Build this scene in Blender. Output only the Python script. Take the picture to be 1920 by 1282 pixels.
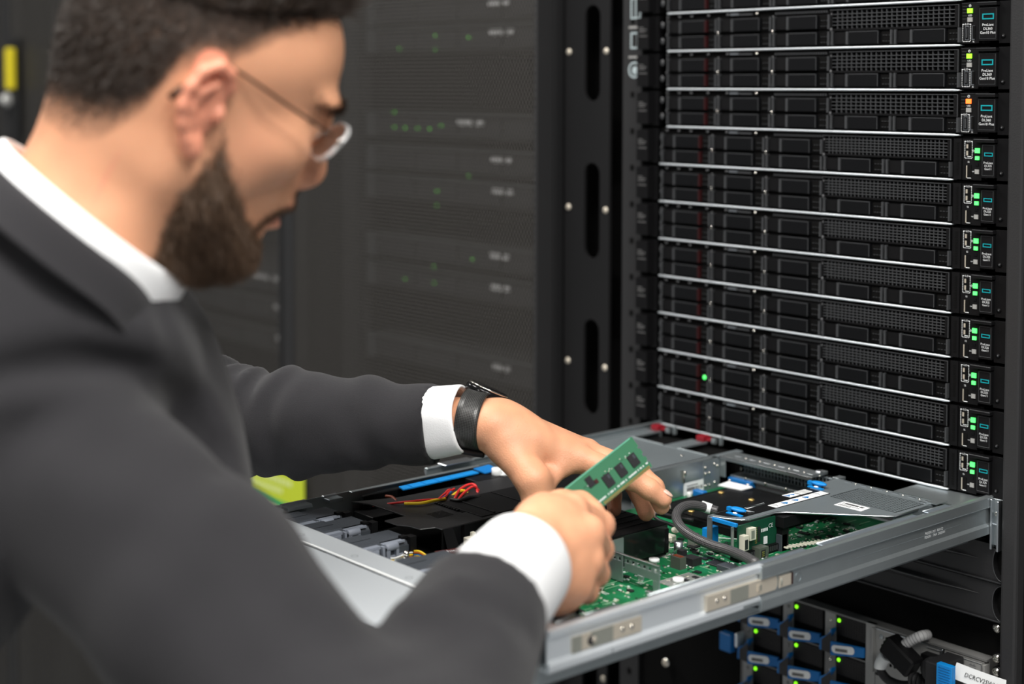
import bpy, math, random
import numpy as np
from mathutils import Vector, Matrix
random.seed(7)
for o in list(bpy.data.objects): bpy.data.objects.remove(o)
SC = bpy.context.scene
COL = SC.collection
# ---------------------------------------------------------------- camera
FPX = 2901.4; CYP = 293.7                       # focal length in pixels, principal row (image 1920x1282)
def cam_axes(pitch, roll, yaw):
    c, s = math.cos(yaw), math.sin(yaw); cp, sp = math.cos(pitch), math.sin(pitch)
    Rz = np.array([[c, -s, 0], [s, c, 0], [0, 0, 1.]])
    f = Rz @ np.array([0, cp, -sp]); r = Rz @ np.array([1., 0, 0]); d = np.cross(f, r)
    cr, sr = math.cos(roll), math.sin(roll)
    return np.array([cr*r + sr*d, -sr*r + cr*d, f])
CM = cam_axes(0.0452, -0.0023, 0.8582)          # rows: right, down, forward
CP = np.array([1.278, -1.3408, -0.0861])
cam = bpy.data.cameras.new('camera'); camo = bpy.data.objects.new('camera', cam); COL.objects.link(camo)
camo.matrix_world = Matrix(((CM[0][0], -CM[1][0], -CM[2][0], CP[0]), (CM[0][1], -CM[1][1], -CM[2][1], CP[1]),
                            (CM[0][2], -CM[1][2], -CM[2][2], CP[2]), (0, 0, 0, 1)))
cam.sensor_fit = 'HORIZONTAL'; cam.sensor_width = 36; cam.lens = FPX/1920*36
cam.shift_y = -(641-CYP)/1920
cam.clip_start = 0.05; cam.clip_end = 50
cam.dof.use_dof = True; cam.dof.focus_distance = 1.47; cam.dof.aperture_fstop = 3.0
SC.camera = camo
def pt(px, py, dep):                             # a point at a given distance in front of the camera
    return CP + CM.T @ np.array([(px-960)/FPX*dep, (py-CYP)/FPX*dep, dep])
def U(px, py, ax, val):                          # where a sight line meets the plane axis=val
    d = CM.T @ np.array([(px-960)/FPX, (py-CYP)/FPX, 1.]); t = (val-CP[ax])/d[ax]
    return CP + t*d
# ---------------------------------------------------------------- light
SC.view_settings.view_transform = 'Standard'; SC.view_settings.look = 'None'
SC.view_settings.gamma = 1; SC.view_settings.exposure = 0.0; SC.view_settings.use_curve_mapping = False
W = bpy.data.worlds.new('world'); SC.world = W; W.use_nodes = True
W.node_tree.nodes['Background'].inputs[0].default_value = (0.92, 0.96, 1, 1)
W.node_tree.nodes['Background'].inputs[1].default_value = 0.17
def area(name, loc, size, power, col=(1, .97, .93), rot=(0, 0, 0)):
    l = bpy.data.lights.new(name, 'AREA'); l.shape = 'RECTANGLE'; l.size, l.size_y = size; l.energy = power; l.color = col
    o = bpy.data.objects.new(name, l); COL.objects.link(o); o.location = loc; o.rotation_euler = rot; return o
CEIL = 1.25; FLOOR = -1.5
PANELS = [(0.9, -1.3, 0.6, 0.6, 31), (-0.6, -0.95, 0.6, 0.6, 26), (-2.4, -0.95, 0.6, 0.6, 26), (2.4, -1.2, 0.6, 0.6, 30), (0.6, -2.9, 0.6, 0.6, 36), (1.5, -0.7, 0.6, 0.6, 28)]
for i, (x, y, sx, sy, p) in enumerate(PANELS):
    area('ceiling_lamp', (x, y, CEIL-0.03), (sx, sy), p)
# ---------------------------------------------------------------- helpers
def mat(name, col, rough=.5, metal=0., spec=.5, bump=0., bscale=200., emit=None, estr=0., coat=0., var=0., vscale=20., sheen=0., sss=0., trans=0., alpha=None, ior=1.45):
    m = bpy.data.materials.new(name); m.use_nodes = True; nt = m.node_tree; b = nt.nodes['Principled BSDF']
    c = (*col, 1)
    b.inputs['Base Color'].default_value = c; b.inputs['Roughness'].default_value = rough; b.inputs['Metallic'].default_value = metal
    b.inputs['Specular IOR Level'].default_value = spec; b.inputs['Coat Weight'].default_value = coat
    b.inputs['Sheen Weight'].default_value = sheen; b.inputs['IOR'].default_value = ior
    b.inputs['Transmission Weight'].default_value = trans
    if sss: b.inputs['Subsurface Weight'].default_value = sss; b.inputs['Subsurface Radius'].default_value = (.012, .004, .002); b.inputs['Subsurface Scale'].default_value = 1.
    if emit: b.inputs['Emission Color'].default_value = (*emit, 1); b.inputs['Emission Strength'].default_value = estr
    if bump or var:
        tc = nt.nodes.new('ShaderNodeTexCoord')
        if bump:
            n = nt.nodes.new('ShaderNodeTexNoise'); n.inputs['Scale'].default_value = bscale; n.inputs['Detail'].default_value = 3
            nt.links.new(tc.outputs['Object'], n.inputs['Vector']); bm_ = nt.nodes.new('ShaderNodeBump'); bm_.inputs['Strength'].default_value = bump
            bm_.inputs['Distance'].default_value = .001; nt.links.new(n.outputs['Fac'], bm_.inputs['Height']); nt.links.new(bm_.outputs['Normal'], b.inputs['Normal'])
        if var:
            n = nt.nodes.new('ShaderNodeTexNoise'); n.inputs['Scale'].default_value = vscale; n.inputs['Detail'].default_value = 4
            nt.links.new(tc.outputs['Object'], n.inputs['Vector']); mx = nt.nodes.new('ShaderNodeMix'); mx.data_type = 'RGBA'
            mx.inputs[6].default_value = tuple(v*(1-var) for v in col)+(1,); mx.inputs[7].default_value = tuple(min(1, v*(1+var)) for v in col)+(1,)
            nt.links.new(n.outputs['Fac'], mx.inputs[0]); nt.links.new(mx.outputs[2], b.inputs['Base Color'])
    return m
def empty(name, label=None, cat=None, loc=(0, 0, 0), group=None, kind=None):
    o = bpy.data.objects.new(name, None); COL.objects.link(o); o.location = loc; o.empty_display_size = .05
    return tag(o, label, cat, group, kind)
def tag(o, label=None, cat=None, group=None, kind=None):
    if label: o['label'] = label
    if cat: o['category'] = cat
    if group: o['group'] = group
    if kind: o['kind'] = kind
    return o
_txt = {}
def text_geo(s, align='CENTER'):
    k = (s, align)
    if k not in _txt:
        c = bpy.data.curves.new('t', 'FONT'); c.body = s; c.align_x = align; c.align_y = 'CENTER'; c.size = 1; c.resolution_u = 2; c.space_line = .95
        o = bpy.data.objects.new('t', c); COL.objects.link(o); bpy.context.view_layer.update()
        me = bpy.data.meshes.new_from_object(o.evaluated_get(bpy.context.evaluated_depsgraph_get()))
        _txt[k] = (np.array([v.co[:] for v in me.vertices]), [tuple(p.vertices) for p in me.polygons])
        bpy.data.objects.remove(o); bpy.data.curves.remove(c); bpy.data.meshes.remove(me)
    return _txt[k]
class MB:
    def __init__(s): s.v = []; s.f = []; s.m = []; s.mats = []; s.sm = []
    def mi(s, m):
        if m not in s.mats: s.mats.append(m)
        return s.mats.index(m)
    def add(s, vs, fs, m, smooth=False):
        b = len(s.v); s.v.extend([tuple(map(float, v)) for v in vs]); i = s.mi(m)
        for f in fs: s.f.append(tuple(b+k for k in f)); s.m.append(i); s.sm.append(smooth)
        return s
    def hexa(s, c, m):                          # 8 corners: bottom loop 0-3, top loop 4-7
        return s.add(c, [(3, 2, 1, 0), (4, 5, 6, 7), (0, 1, 5, 4), (1, 2, 6, 5), (2, 3, 7, 6), (3, 0, 4, 7)], m)
    def box(s, x0, x1, y0, y1, z0, z1, m):
        x0, x1 = sorted((x0, x1)); y0, y1 = sorted((y0, y1)); z0, z1 = sorted((z0, z1))
        return s.hexa([(x0, y0, z0), (x1, y0, z0), (x1, y1, z0), (x0, y1, z0), (x0, y0, z1), (x1, y0, z1), (x1, y1, z1), (x0, y1, z1)], m)
    def rbox(s, c, ax, half, m):                # oriented box
        c = np.array(c, float); A = [np.array(a, float)/np.linalg.norm(a) for a in ax]
        P = [c+A[0]*half[0]*i+A[1]*half[1]*j+A[2]*half[2]*k for k in (-1, 1) for i, j in ((-1, -1), (1, -1), (1, 1), (-1, 1))]
        return s.hexa(P, m)
    def prism(s, pts, d, m, smooth=False):      # polygon extruded by vector d
        n = len(pts); P = [np.array(p, float) for p in pts]; Q = [p+np.array(d, float) for p in P]
        return s.add(P+Q, [tuple(range(n))[::-1], tuple(range(n, 2*n))]+[(i, (i+1) % n, n+(i+1) % n, n+i) for i in range(n)], m, smooth)
    def tube(s, path, r, m, seg=10, cap=True, flat=1., up=None):
        P = [np.array(p, float) for p in path]; n = len(P)
        R = r if hasattr(r, '__len__') else [r]*n
        vs = []; ref = None
        for i in range(n):
            t = P[min(i+1, n-1)]-P[max(i-1, 0)]; t /= (np.linalg.norm(t)+1e-12)
            if ref is None:
                a = np.array(up, float) if up is not None else (np.array([0, 0, 1.]) if abs(t[2]) < .9 else np.array([1., 0, 0]))
                ref = a
            ref = ref-t*(ref@t); ref /= np.linalg.norm(ref); bb = np.cross(t, ref)
            for k in range(seg):
                a = 2*math.pi*k/seg; vs.append(P[i]+R[i]*(math.cos(a)*bb+math.sin(a)*ref*flat))
        fs = [(i*seg+k, i*seg+(k+1) % seg, (i+1)*seg+(k+1) % seg, (i+1)*seg+k) for i in range(n-1) for k in range(seg)]
        if cap: fs += [tuple(range(seg))[::-1], tuple((n-1)*seg+k for k in range(seg))]
        return s.add(vs, fs, m, True)
    def cyl(s, a, b, r, m, seg=16, r2=None): return s.tube([a, b], [r, r if r2 is None else r2], m, seg)
    def ball(s, c, r, m, seg=12, ring=8, A=None):
        r = np.array(r if hasattr(r, '__len__') else [r]*3, float); A = np.eye(3) if A is None else np.array(A)
        vs = []
        for i in range(ring+1):
            th = math.pi*i/ring
            for k in range(seg):
                a = 2*math.pi*k/seg; vs.append(np.array(c)+(np.array([math.sin(th)*math.cos(a), math.sin(th)*math.sin(a), math.cos(th)])*r)@A)
        return s.add(vs, [(i*seg+k, (i+1)*seg+k, (i+1)*seg+(k+1) % seg, i*seg+(k+1) % seg) for i in range(ring) for k in range(seg)], m, True)
    def text(s, t, c, right, up, size, m, align='CENTER', sx=1.):
        V, F = text_geo(t, align); r = np.array(right, float); u = np.array(up, float)
        return s.add([np.array(c)+size*(v[0]*sx*r+v[1]*u) for v in V], F, m)
    def build(s, name, parent=None, bevel=0., label=None, seg=1, loc=None):
        me = bpy.data.meshes.new(name); me.from_pydata(s.v, [], s.f)
        for m in s.mats: me.materials.append(m)
        me.polygons.foreach_set('material_index', s.m); me.polygons.foreach_set('use_smooth', s.sm); me.update()
        o = bpy.data.objects.new(name, me); COL.objects.link(o)
        if parent: o.parent = parent
        if loc is not None: o.location = loc
        if bevel:
            b = o.modifiers.new('bevel', 'BEVEL'); b.width = bevel; b.segments = seg; b.limit_method = 'ANGLE'; b.angle_limit = .7
        if label: o['label'] = label
        return o
def spline(pts, n=8):                            # Catmull-Rom through the points
    P = [np.array(p, float) for p in pts]; P = [2*P[0]-P[1]]+P+[2*P[-1]-P[-2]]; out = []
    for i in range(1, len(P)-2):
        for k in range(n):
            t = k/n; a, b, c, d = P[i-1:i+3]
            out.append(.5*((2*b)+(-a+c)*t+(2*a-5*b+4*c-d)*t*t+(-a+3*b-3*c+d)*t**3))
    out.append(P[-2]); return out
def copy_tree(o, parent=None):
    c = o.copy(); COL.objects.link(c); c.parent = parent
    for ch in o.children: copy_tree(ch, c)
    return c
UH = .04445
# ---------------------------------------------------------------- materials
BLK = mat('black_plastic', (.005, .005, .0055), .45, spec=.2)
BLKM = mat('black_metal', (.0045, .0045, .005), .48, spec=.2, bump=.15, bscale=900)
VOID = mat('deep_black', (.004, .004, .004), .8, spec=.1)
PLATE = mat('charcoal_plastic', (.0042, .0045, .0052), .4, spec=.2, bump=.2, bscale=1500)
EDGE = mat('grey_trim_and_highlight', (.045, .047, .05), .35, spec=.6)  # paler black for trim; thin strips of it paint edge highlights
SIL = mat('brushed_steel', (.62, .65, .68), .32, 1., bump=.08, bscale=300)
STRIP = mat('pale_aluminium', (.75, .80, .84), .38, .6, spec=.6)
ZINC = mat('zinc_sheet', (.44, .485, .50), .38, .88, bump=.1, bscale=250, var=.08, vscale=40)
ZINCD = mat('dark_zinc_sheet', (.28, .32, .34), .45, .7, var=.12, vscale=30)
GREYP = mat('grey_plastic', (.21, .235, .28), .5, spec=.4, bump=.2, bscale=700)
DGREYP = mat('dark_grey_plastic', (.045, .052, .062), .45, spec=.5, bump=.3, bscale=500)
WHITE = mat('white_plastic', (.75, .76, .74), .45)
PAPER = mat('white_label', (.80, .82, .82), .6)
PRINT = mat('black_print', (.02, .02, .02), .7)
INK = mat('white_print', (.72, .74, .75), .6)
BLUE = mat('blue_plastic', (.004, .14, .42), .4)
BLUE2 = mat('bright_blue_plastic', (.005, .22, .60), .38)
CREAM = mat('cream_plastic', (.62, .60, .50), .5)
RED = mat('red_plastic', (.20, .005, .012), .4)
DRED = mat('dark_red_plastic', (.024, .0025, .003), .45)
YEL = mat('yellow_plastic', (.75, .62, .02), .45)
ORG = mat('orange_wire', (.70, .20, .03), .45)
REDW = mat('red_wire', (.62, .03, .03), .4)
YELW = mat('yellow_wire', (.80, .55, .02), .4)
PINKW = mat('pale_pink_wire', (.72, .50, .48), .45)
BROWNW = mat('brown_wire', (.16, .03, .01), .45)
TEAL = mat('teal_glow_print', (.0, .22, .25), .5, emit=(0, .35, .38), estr=.12)  # print given a faint glow of its own, no lamp behind it
GOLD = mat('gold_contacts', (.75, .52, .18), .35, .9)
TAN = mat('tan_steel', (.66, .60, .50), .42, .55)
OLIVE = mat('olive_grey_steel', (.33, .34, .30), .45, .5)
CHROME = mat('polished_nickel', (.75, .72, .66), .2, 1.)
RUBBER = mat('black_rubber', (.012, .012, .013), .55)
LEDG = mat('green_lamp', (.1, .6, .1), .4, emit=(.07, 1, .17), estr=1.6)
LEDY = mat('lime_lamp', (.3, .7, .05), .4, emit=(.24, 1, .01), estr=1.5)
LEDO = mat('orange_lamp', (.8, .2, .05), .4, emit=(1, .14, .01), estr=1.9)
DIMB = mat('unlit_button', (.30, .30, .29), .5)
# ================================================================ room
def struct(mb, name): o = mb.build(name); o['kind'] = 'structure'; return o
FLM = mat('floor_tiles', (.30, .31, .32), .35, var=.1, vscale=3)
CLM = mat('ceiling_paint', (.6, .6, .6), .8)
struct(MB().box(-6, 4, -5, 2, FLOOR-.05, FLOOR, FLM), 'floor')
struct(MB().box(-6.05, -6, -5, 2, FLOOR, CEIL, CLM), 'wall_left')
struct(MB().box(-6, 4, -5, 2, CEIL, CEIL+.05, CLM), 'ceiling')
LAMP = mat('lamp_diffuser', (.9, .9, .9), .5, emit=(1, .97, .93), estr=3.)
for i, (x, y, sx, sy, p) in enumerate(PANELS):
    w = ['above the man', 'over the aisle left of the man', 'farthest left along the aisle', 'farthest right along the aisle', 'behind the camera', 'nearest the open rack'][i]
    o = empty('ceiling_light', 'square white ceiling light panel '+w, 'ceiling light', (x, y, CEIL), 'light panels in the ceiling')
    MB().box(-sx/2-.02, sx/2+.02, -sy/2-.02, sy/2+.02, -.02, 0, WHITE).build('frame', o)
    MB().box(-sx/2, sx/2, -sy/2, sy/2, -.024, -.0205, LAMP).build('diffuser', o)
# ================================================================ the open rack
rack = empty('server_rack', 'black open server rack frame holding the stack of servers', 'rack', (0, 0, FLOOR))
Z0 = -FLOOR
def rk(mb, name, **k): return mb.build(name, rack, loc=(0, 0, Z0), **k)
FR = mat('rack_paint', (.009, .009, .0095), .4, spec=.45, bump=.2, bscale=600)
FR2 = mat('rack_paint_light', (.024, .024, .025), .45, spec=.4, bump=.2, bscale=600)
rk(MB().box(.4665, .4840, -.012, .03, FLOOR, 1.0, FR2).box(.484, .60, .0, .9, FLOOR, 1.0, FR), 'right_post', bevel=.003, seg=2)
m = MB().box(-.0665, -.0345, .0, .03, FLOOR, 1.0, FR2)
for k in range(-12, 42): m.box(-.053, -.047, -.0004, 0, -k*UH-.010, -k*UH-.003, VOID)
rk(m, 'mounting_rail')
# cable management panel with oval slots
m = MB(); xa, xs0, xs1, xb = -.171, -.1345, -.1065, -.0895; y0, y1 = .0, .004; rr = (xs1-xs0)/2; xc = (xs0+xs1)/2
m.box(xa, xs0, y0, y1, FLOOR, 1.0, FR).box(xs1, xb, y0, y1, FLOOR, 1.0, FR)
tops = [.016-.197*k for k in range(-5, 8)]
prev = 1.0
for t in tops:
    P = [(xs0, prev if prev == 1.0 else prev+rr)]
    seg = 10
    up = [(xs0, t-rr)]+[(xc-rr*math.cos(math.pi*i/seg), t-rr+rr*math.sin(math.pi*i/seg)) for i in range(1, seg)]+[(xs1, t-rr)]
    lo = [(xs1, 1.0), (xs0, 1.0)] if prev == 1.0 else [(xs1, prev+rr)]+[(xc+rr*math.cos(math.pi*i/seg), prev+rr-rr*math.sin(math.pi*i/seg)) for i in range(1, seg)]+[(xs0, prev+rr)]
    # quads between lower arc of the slot above and upper arc of this slot
    for i in range(seg):
        a0 = xc-rr*math.cos(math.pi*i/seg); a1 = xc-rr*math.cos(math.pi*(i+1)/seg)
        u0 = t-rr+rr*math.sin(math.pi*i/seg); u1 = t-rr+rr*math.sin(math.pi*(i+1)/seg)
        if prev == 1.0: w0 = w1 = 1.0
        else: w0 = prev+rr-rr*math.sin(math.pi*i/seg); w1 = prev+rr-rr*math.sin(math.pi*(i+1)/seg)
        m.prism([(a0, y0, u0), (a1, y0, u1), (a1, y0, w1), (a0, y0, w0)], (0, y1-y0, 0), FR)
    prev = t-.12
rk(m, 'cable_panel')
for k in range(-4, 7):
    for x in (-.163, -.0955):
        rk(MB().ball((x, -.0005, -.042-.197*k), (.0042, .0022, .0042), TAN), 'panel_screw')
rk(MB().box(-.0335, .466, .72, .74, FLOOR, 1.0, VOID).box(-.188, -.075, .06, .07, FLOOR, 1.0, VOID).box(-.1860, -.18, .05, .9, FLOOR, 1.0, VOID).box(-.188, .5, .88, .9, FLOOR, 1., FR).box(-.188, .6, 0., .9, .97, 1., FR).box(-.188, .6, .0, .9, FLOOR, FLOOR+.04, FR).box(-.0345, -.0335, .03, .88, FLOOR, 1., FR), 'frame')
# icon stickers on the mounting rail
def ring_rect(m, x0, x1, z0, z1, y, w, mt, d=.0004):
    m.box(x0, x1, y-d, y, z1-w, z1, mt).box(x0, x1, y-d, y, z0, z0+w, mt).box(x0, x0+w, y-d, y, z0+w, z1-w, mt).box(x1-w, x1, y-d, y, z0+w, z1-w, mt)
STK = mat('pale_sticker_ink', (.42, .50, .52), .6)
m = MB(); ring_rect(m, -.053, -.036, -.004, .022, -.0006, .0022, STK); m.box(-.0455, -.0435, -.001, -.0006, -.002, .02, STK)
ring_rect(m, -.053, -.040, -.040, -.020, -.0006, .0022, STK); m.box(-.056, -.038, -.001, -.0006, -.0155, -.0125, DIMB).box(-.056, -.038, -.001, -.0006, -.0515, -.0485, DIMB)
c = (-.0465, -.0006, -.0655)
for k in range(20):
    a, b = 2*math.pi*k/20, 2*math.pi*(k+1)/20
    m.prism([(c[0]+.0100*math.cos(a), -.0006, c[2]+.0100*math.sin(a)), (c[0]+.0100*math.cos(b), -.0006, c[2]+.0100*math.sin(b)), (c[0]+.0078*math.cos(b), -.0006, c[2]+.0078*math.sin(b)), (c[0]+.0078*math.cos(a), -.0006, c[2]+.0078*math.sin(a))], (0, -.0004, 0), STK)
m.ball((c[0]+.001, -.0006, c[2]-.001), (.0052, .0006, .0052), STK)
rk(m, 'icon_sticker', label='pale printed icons')

# ================================================================ rack servers
ICO = mat('dim_print', (.10, .10, .10), .6)
def carrier(x0, x1, z0, z1, parent, red=False):
    """drive carrier front: frame, latch, smooth plate, vented end"""
    w = x1-x0; m = MB()
    m.box(x0, x1, -.001, .01, z0, z1, BLK)
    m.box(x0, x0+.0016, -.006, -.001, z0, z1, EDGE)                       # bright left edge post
    m.box(x0+.0016, x0+.019, -.004, -.001, z0+.0012, z1-.0012, BLKM)
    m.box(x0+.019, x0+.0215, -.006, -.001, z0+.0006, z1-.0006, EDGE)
    m.box(x0+.0215, x0+.0235, -.0012, -.001, z0, z1, VOID)
    m.box(x0+.0235, x0+.060, -.0058, -.001, z0+.0008, z1-.0006, PLATE)
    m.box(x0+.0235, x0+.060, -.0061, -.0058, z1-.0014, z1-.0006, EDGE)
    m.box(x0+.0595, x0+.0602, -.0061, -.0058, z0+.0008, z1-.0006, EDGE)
    if red: m.box(x0+.0592, x0+.0615, -.0066, -.001, z0+.0008, z1-.0008, DRED)
    m.box(x0+.0615, x1-.0022, -.0022, -.001, z0+.0012, z1-.0012, VOID)
    for i in range(2):
        for j in range(3): m.box(x0+.0635+j*.0035, x0+.0655+j*.0035, -.003, -.0022, z0+.003+i*.006, z0+.0036+i*.006, EDGE)
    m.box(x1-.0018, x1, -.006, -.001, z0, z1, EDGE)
    return m.build('drive_carrier', parent)
def grille(x0, x1, z0, z1, hx0, hx1, hz0, hz1, nx, nz, parent, bar, y=-.004):
    m = MB(); m.box(x0, x1, .004, .006, z0, z1, VOID)
    m.box(x0, hx0, y, .003, z0, z1, BLKM).box(hx1, x1, y, .003, z0, z1, BLKM).box(hx0, hx1, y, .003, hz1, z1, BLKM).box(hx0, hx1, y, .003, z0, hz0, BLKM)
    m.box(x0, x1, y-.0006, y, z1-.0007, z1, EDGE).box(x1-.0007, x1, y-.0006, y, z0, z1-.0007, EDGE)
    px, pz = (hx1-hx0)/nx, (hz1-hz0)/nz
    for i in range(1, nx): m.box(hx0+i*px-bar/2, hx0+i*px+bar/2, y+.0002, .001, hz0, hz1, EDGE)
    for j in range(1, nz): m.box(hx0, hx1, y, .003, hz0+j*pz-bar/2, hz0+j*pz+bar/2, EDGE if 1 else BLKM)
    return m.build('vent_grille', parent)
def dashes(m, x0, x1, z0, z1, y, mt, n=9):
    w = .0007
    for i in range(n):
        z = z0+(z1-z0)*(i+.25)/n; m.box(x0-w/2, x0+w/2, y-.0002, y, z, z+(z1-z0)/n*.55, mt).box(x1-w/2, x1+w/2, y-.0002, y, z, z+(z1-z0)/n*.55, mt)
    k = 5
    for i in range(k):
        x = x0+(x1-x0)*(i+.2)/k; m.box(x, x+(x1-x0)/k*.55, y-.0002, y, z0-w/2, z0+w/2, mt)
    m.box(x0-w/2, x0+.0015, y-.0002, y, z1-w/2, z1+w/2, mt).box(x1-.0015, x1+w/2, y-.0002, y, z1-w/2, z1+w/2, mt)
def power_icon(m, x, z, r, y, mt):
    for k in range(10):
        a = math.pi*.68+2*math.pi*.82*k/10; b = math.pi*.68+2*math.pi*.82*(k+1)/10
        m.prism([(x+r*math.cos(a), y, z+r*math.sin(a)), (x+r*math.cos(b), y, z+r*math.sin(b)), (x+.7*r*math.cos(b), y, z+.7*r*math.sin(b)), (x+.7*r*math.cos(a), y, z+.7*r*math.sin(a))], (0, -.0002, 0), mt)
    m.box(x-.0001, x+.0002, y-.0002, y, z, z+r*1.2, mt)
RX, RZ = (1, 0, 0), (0, 0, 1)
def server(kind, loc, label, led, group):
    a360 = kind == 360
    r = empty('rack_server', label, 'server', loc, group)
    s0, s1 = (.0105, .4078) if a360 else (-.0010, .4015)
    m = MB().box(.004, .436, .004, .70, -.0425, -.0012, BLKM); m.box(s0+.002, s1-.001, 0, .004, -.0425, -.0012, VOID); m.build('chassis', r)
    MB().tube([(s0, -.0035, -.0441), (s0+.002, -.004, -.0441), (s1-.006, -.004, -.0441), (s1, -.0035, -.0441)], [.0007, .00125, .00125, .0006], STRIP, 10).box(s0, s1, -.0035, .004, -.0446, -.0438, STRIP).build('trim_bar', r, label='silver front edge bar')
    # row of little knobs under the bar above
    m = MB()
    for x in (.011, .030, .049, .075, .104, .147): MB().ball((x, -.003, -.0042), (.0022, .0015, .0016), CHROME if x > .14 else EDGE, 8, 5).build('front_pin', r)
    MB().box(.1085, .121, -.0042, -.001, -.0052, -.0030, SIL).box(.121, .140, -.003, 0, -.0055, -.0035, EDGE).build('release_tab', r)
    for i in range(22): m.box(.172+i*.0033, .1738+i*.0033, -.002, 0, -.0062, -.0036, EDGE)
    m.build('vent_row', r)
    x0 = .0125 if a360 else .0045; w = .0797
    for c in range(5):
        for row in range(2):
            if c > 2 and row == 0: continue
            z1 = (-.0085, -.0266)[row]; z0 = (-.0240, -.0413)[row]
            carrier(x0+c*w, x0+c*w+.0765, z0, z1, r, c == 0)
    for c in range(4):
        xx = x0+c*w-.0014; m = MB()
        m.box(xx-.0004, xx+.0008, -.003, 0, -.0425, -.007, BLKM); m.ball((xx, -.004, -.0252), (.0017, .0017, .0026), CHROME if c in (1, 2) else EDGE, 8, 6)
        m.ball((xx, -.0035, -.0085), (.0013, .001, .0015), EDGE, 8, 6); m.ball((xx, -.0035, -.039), (.0013, .001, .0015), EDGE, 8, 6)
        m.build('divider', r)
    if a360: grille(.2483, .4063, -.0261, -.0037, .2518, .4012, -.0240, -.0048, 24, 5, r, .0008)
    else: grille(.2410, .3995, -.0250, -.0037, .2440, .3950, -.0232, -.0050, 31, 6, r, .0008)
    # left ear
    m = MB().box(-.0325, -.004, -.003, .004, -.043, -.002, BLK).box(-.031, -.012, -.012, -.003, -.041, -.004, BLKM)
    for z in (-.016, -.0185, -.021, -.026): m.box(-.028, -.0175+.003*math.sin(z*900), -.0123, -.012, z, z+.0011, ICO)
    m.ball((.0035, -.004, -.013), (.003, .0015, .004), EDGE, 8, 6).ball((.0035, -.004, -.032), (.003, .0015, .004), EDGE, 8, 6)
    m.build('left_ear', r)
    # right control module
    m = MB(); t = MB()
    if a360:
        m.box(.4081, .4275, -.002, .004, -.0425, -.0028, BLKM).box(.4081, .427, -.0023, -.002, -.0031, -.0027, EDGE)
        for i in range(5): m.box(.4088, .4140, -.0024, -.002, -.0062-i*.0031, -.0058-i*.0031, EDGE).box(.4088, .4140, -.0021, -.002, -.0058-i*.0031, -.0038-i*.0031, VOID)
        m.box(.4121, .4166, -.0025, -.002, -.0392, -.0255, SIL).box(.4127, .4161, -.0028, -.0025, -.0385, -.0262, VOID).box(.4136, .4150, -.0031, -.0028, -.037, -.0275, EDGE)
        m.box(.4197, .4228, -.0025, -.002, -.0392, -.0252, SIL).box(.4206, .4232, -.0028, -.0025, -.0382, -.0255, VOID)
        dashes(t, .4095, .4183, -.0406, -.0236, -.0023, INK, 10)
        t.text('iLO', (.4139, -.0024, -.0236), RX, RZ, .0030, INK); t.text('UID', (.4174, -.0023, -.0152), RX, RZ, .0026, INK); t.text('SS', (.4216, -.0023, -.0410), RX, RZ, .0022, INK)
        power_icon(t, .4173, -.0056, .0013, -.0023, INK)
        m.build('control_module', r)
        MB().box(.4146, .4202, -.0032, -.002, -.0128, -.0082, led).build('status_lamp', r)
        MB().box(.4148, .4203, -.0030, -.002, -.0214, -.0170, DIMB).build('identifier_button', r)
    else:
        m.box(.4015, .4105, -.003, .004, -.0435, -.0030, BLKM)
        for i in range(13): m.box(.4050, .4077, -.0033, -.003, -.0083-i*.00255, -.0066-i*.00255, VOID)
        m.box(.4112, .4325, -.002, .004, -.0437, -.0032, BLKM)
        m.box(.4158, .4214, -.0025, -.002, -.0212, -.0078, VOID).box(.4160, .4178, -.003, -.0025, -.0125, -.0085, TAN).box(.4160, .4178, -.003, -.0025, -.0195, -.0150, TAN).box(.4170, .4212, -.003, -.0025, -.0209, -.0203, INK)
        m.box(.4160, .4214, -.0025, -.002, -.0420, -.0290, VOID).box(.4160, .4170, -.003, -.0025, -.0415, -.0295, TAN).box(.4172, .4214, -.003, -.0025, -.0420, -.0414, INK)
        dashes(t, .4139, .4222, -.0222, -.0056, -.0023, INK, 10)
        t.text('iLO', (.4182, -.0024, -.0056), RX, RZ, .0027, INK); t.text('SS', (.4182, -.0023, -.0260), RX, RZ, .0024, INK); t.text('UID', (.4236, -.0023, -.0352), RX, RZ, .0016, INK)
        power_icon(t, .4237, -.0148, .0011, -.0023, INK)
        m.build('control_module', r)
        MB().box(.4258, .4306, -.0034, -.002, -.0168, -.0120, led).build('status_lamp', r)
        MB().box(.4260, .4301, -.0034, -.002, -.0236, -.0200, led).build('health_lamp', r)
        MB().box(.4263, .4293, -.0026, -.002, -.0295, -.0268, PLATE).box(.4257, .4302, -.0030, -.002, -.0373, -.0330, DIMB).build('identifier_button', r)
    # badge latch
    bx = .4300 if a360 else .4352
    m = MB().box(bx, .4495, -.006, .004, -.0405, -.0075, BLK); ring_rect(m, bx+.0004, .4487, -.0385, -.0085, -.0060, .0004, EDGE, .0003)
    m.box(bx-.001 if a360 else .4275, .4502, -.0085, .002, -.0062, -.0028, BLKM).box(bx-.001 if a360 else .4275, .4502, -.0088, -.0085, -.0036, -.0028, EDGE)
    m.box(.4495, .4650, -.002, .004, -.0430, -.0020, BLK)
    lt = m.build('badge_latch', r, bevel=.0006)
    MB().cyl((.4545, -.0018, -.036), (.4545, -.003, -.036), .0022, BLKM, 12).ball((.4545, -.003, -.036), .0011, EDGE, 8, 5).build('thumb_screw', r)
    cx = (.4398 if a360 else .4425); n = MB()
    lx = (.4335, .4463) if a360 else (.4381, .4475); lz = (-.0197, -.0140) if a360 else (-.0195, -.0158)
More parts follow.
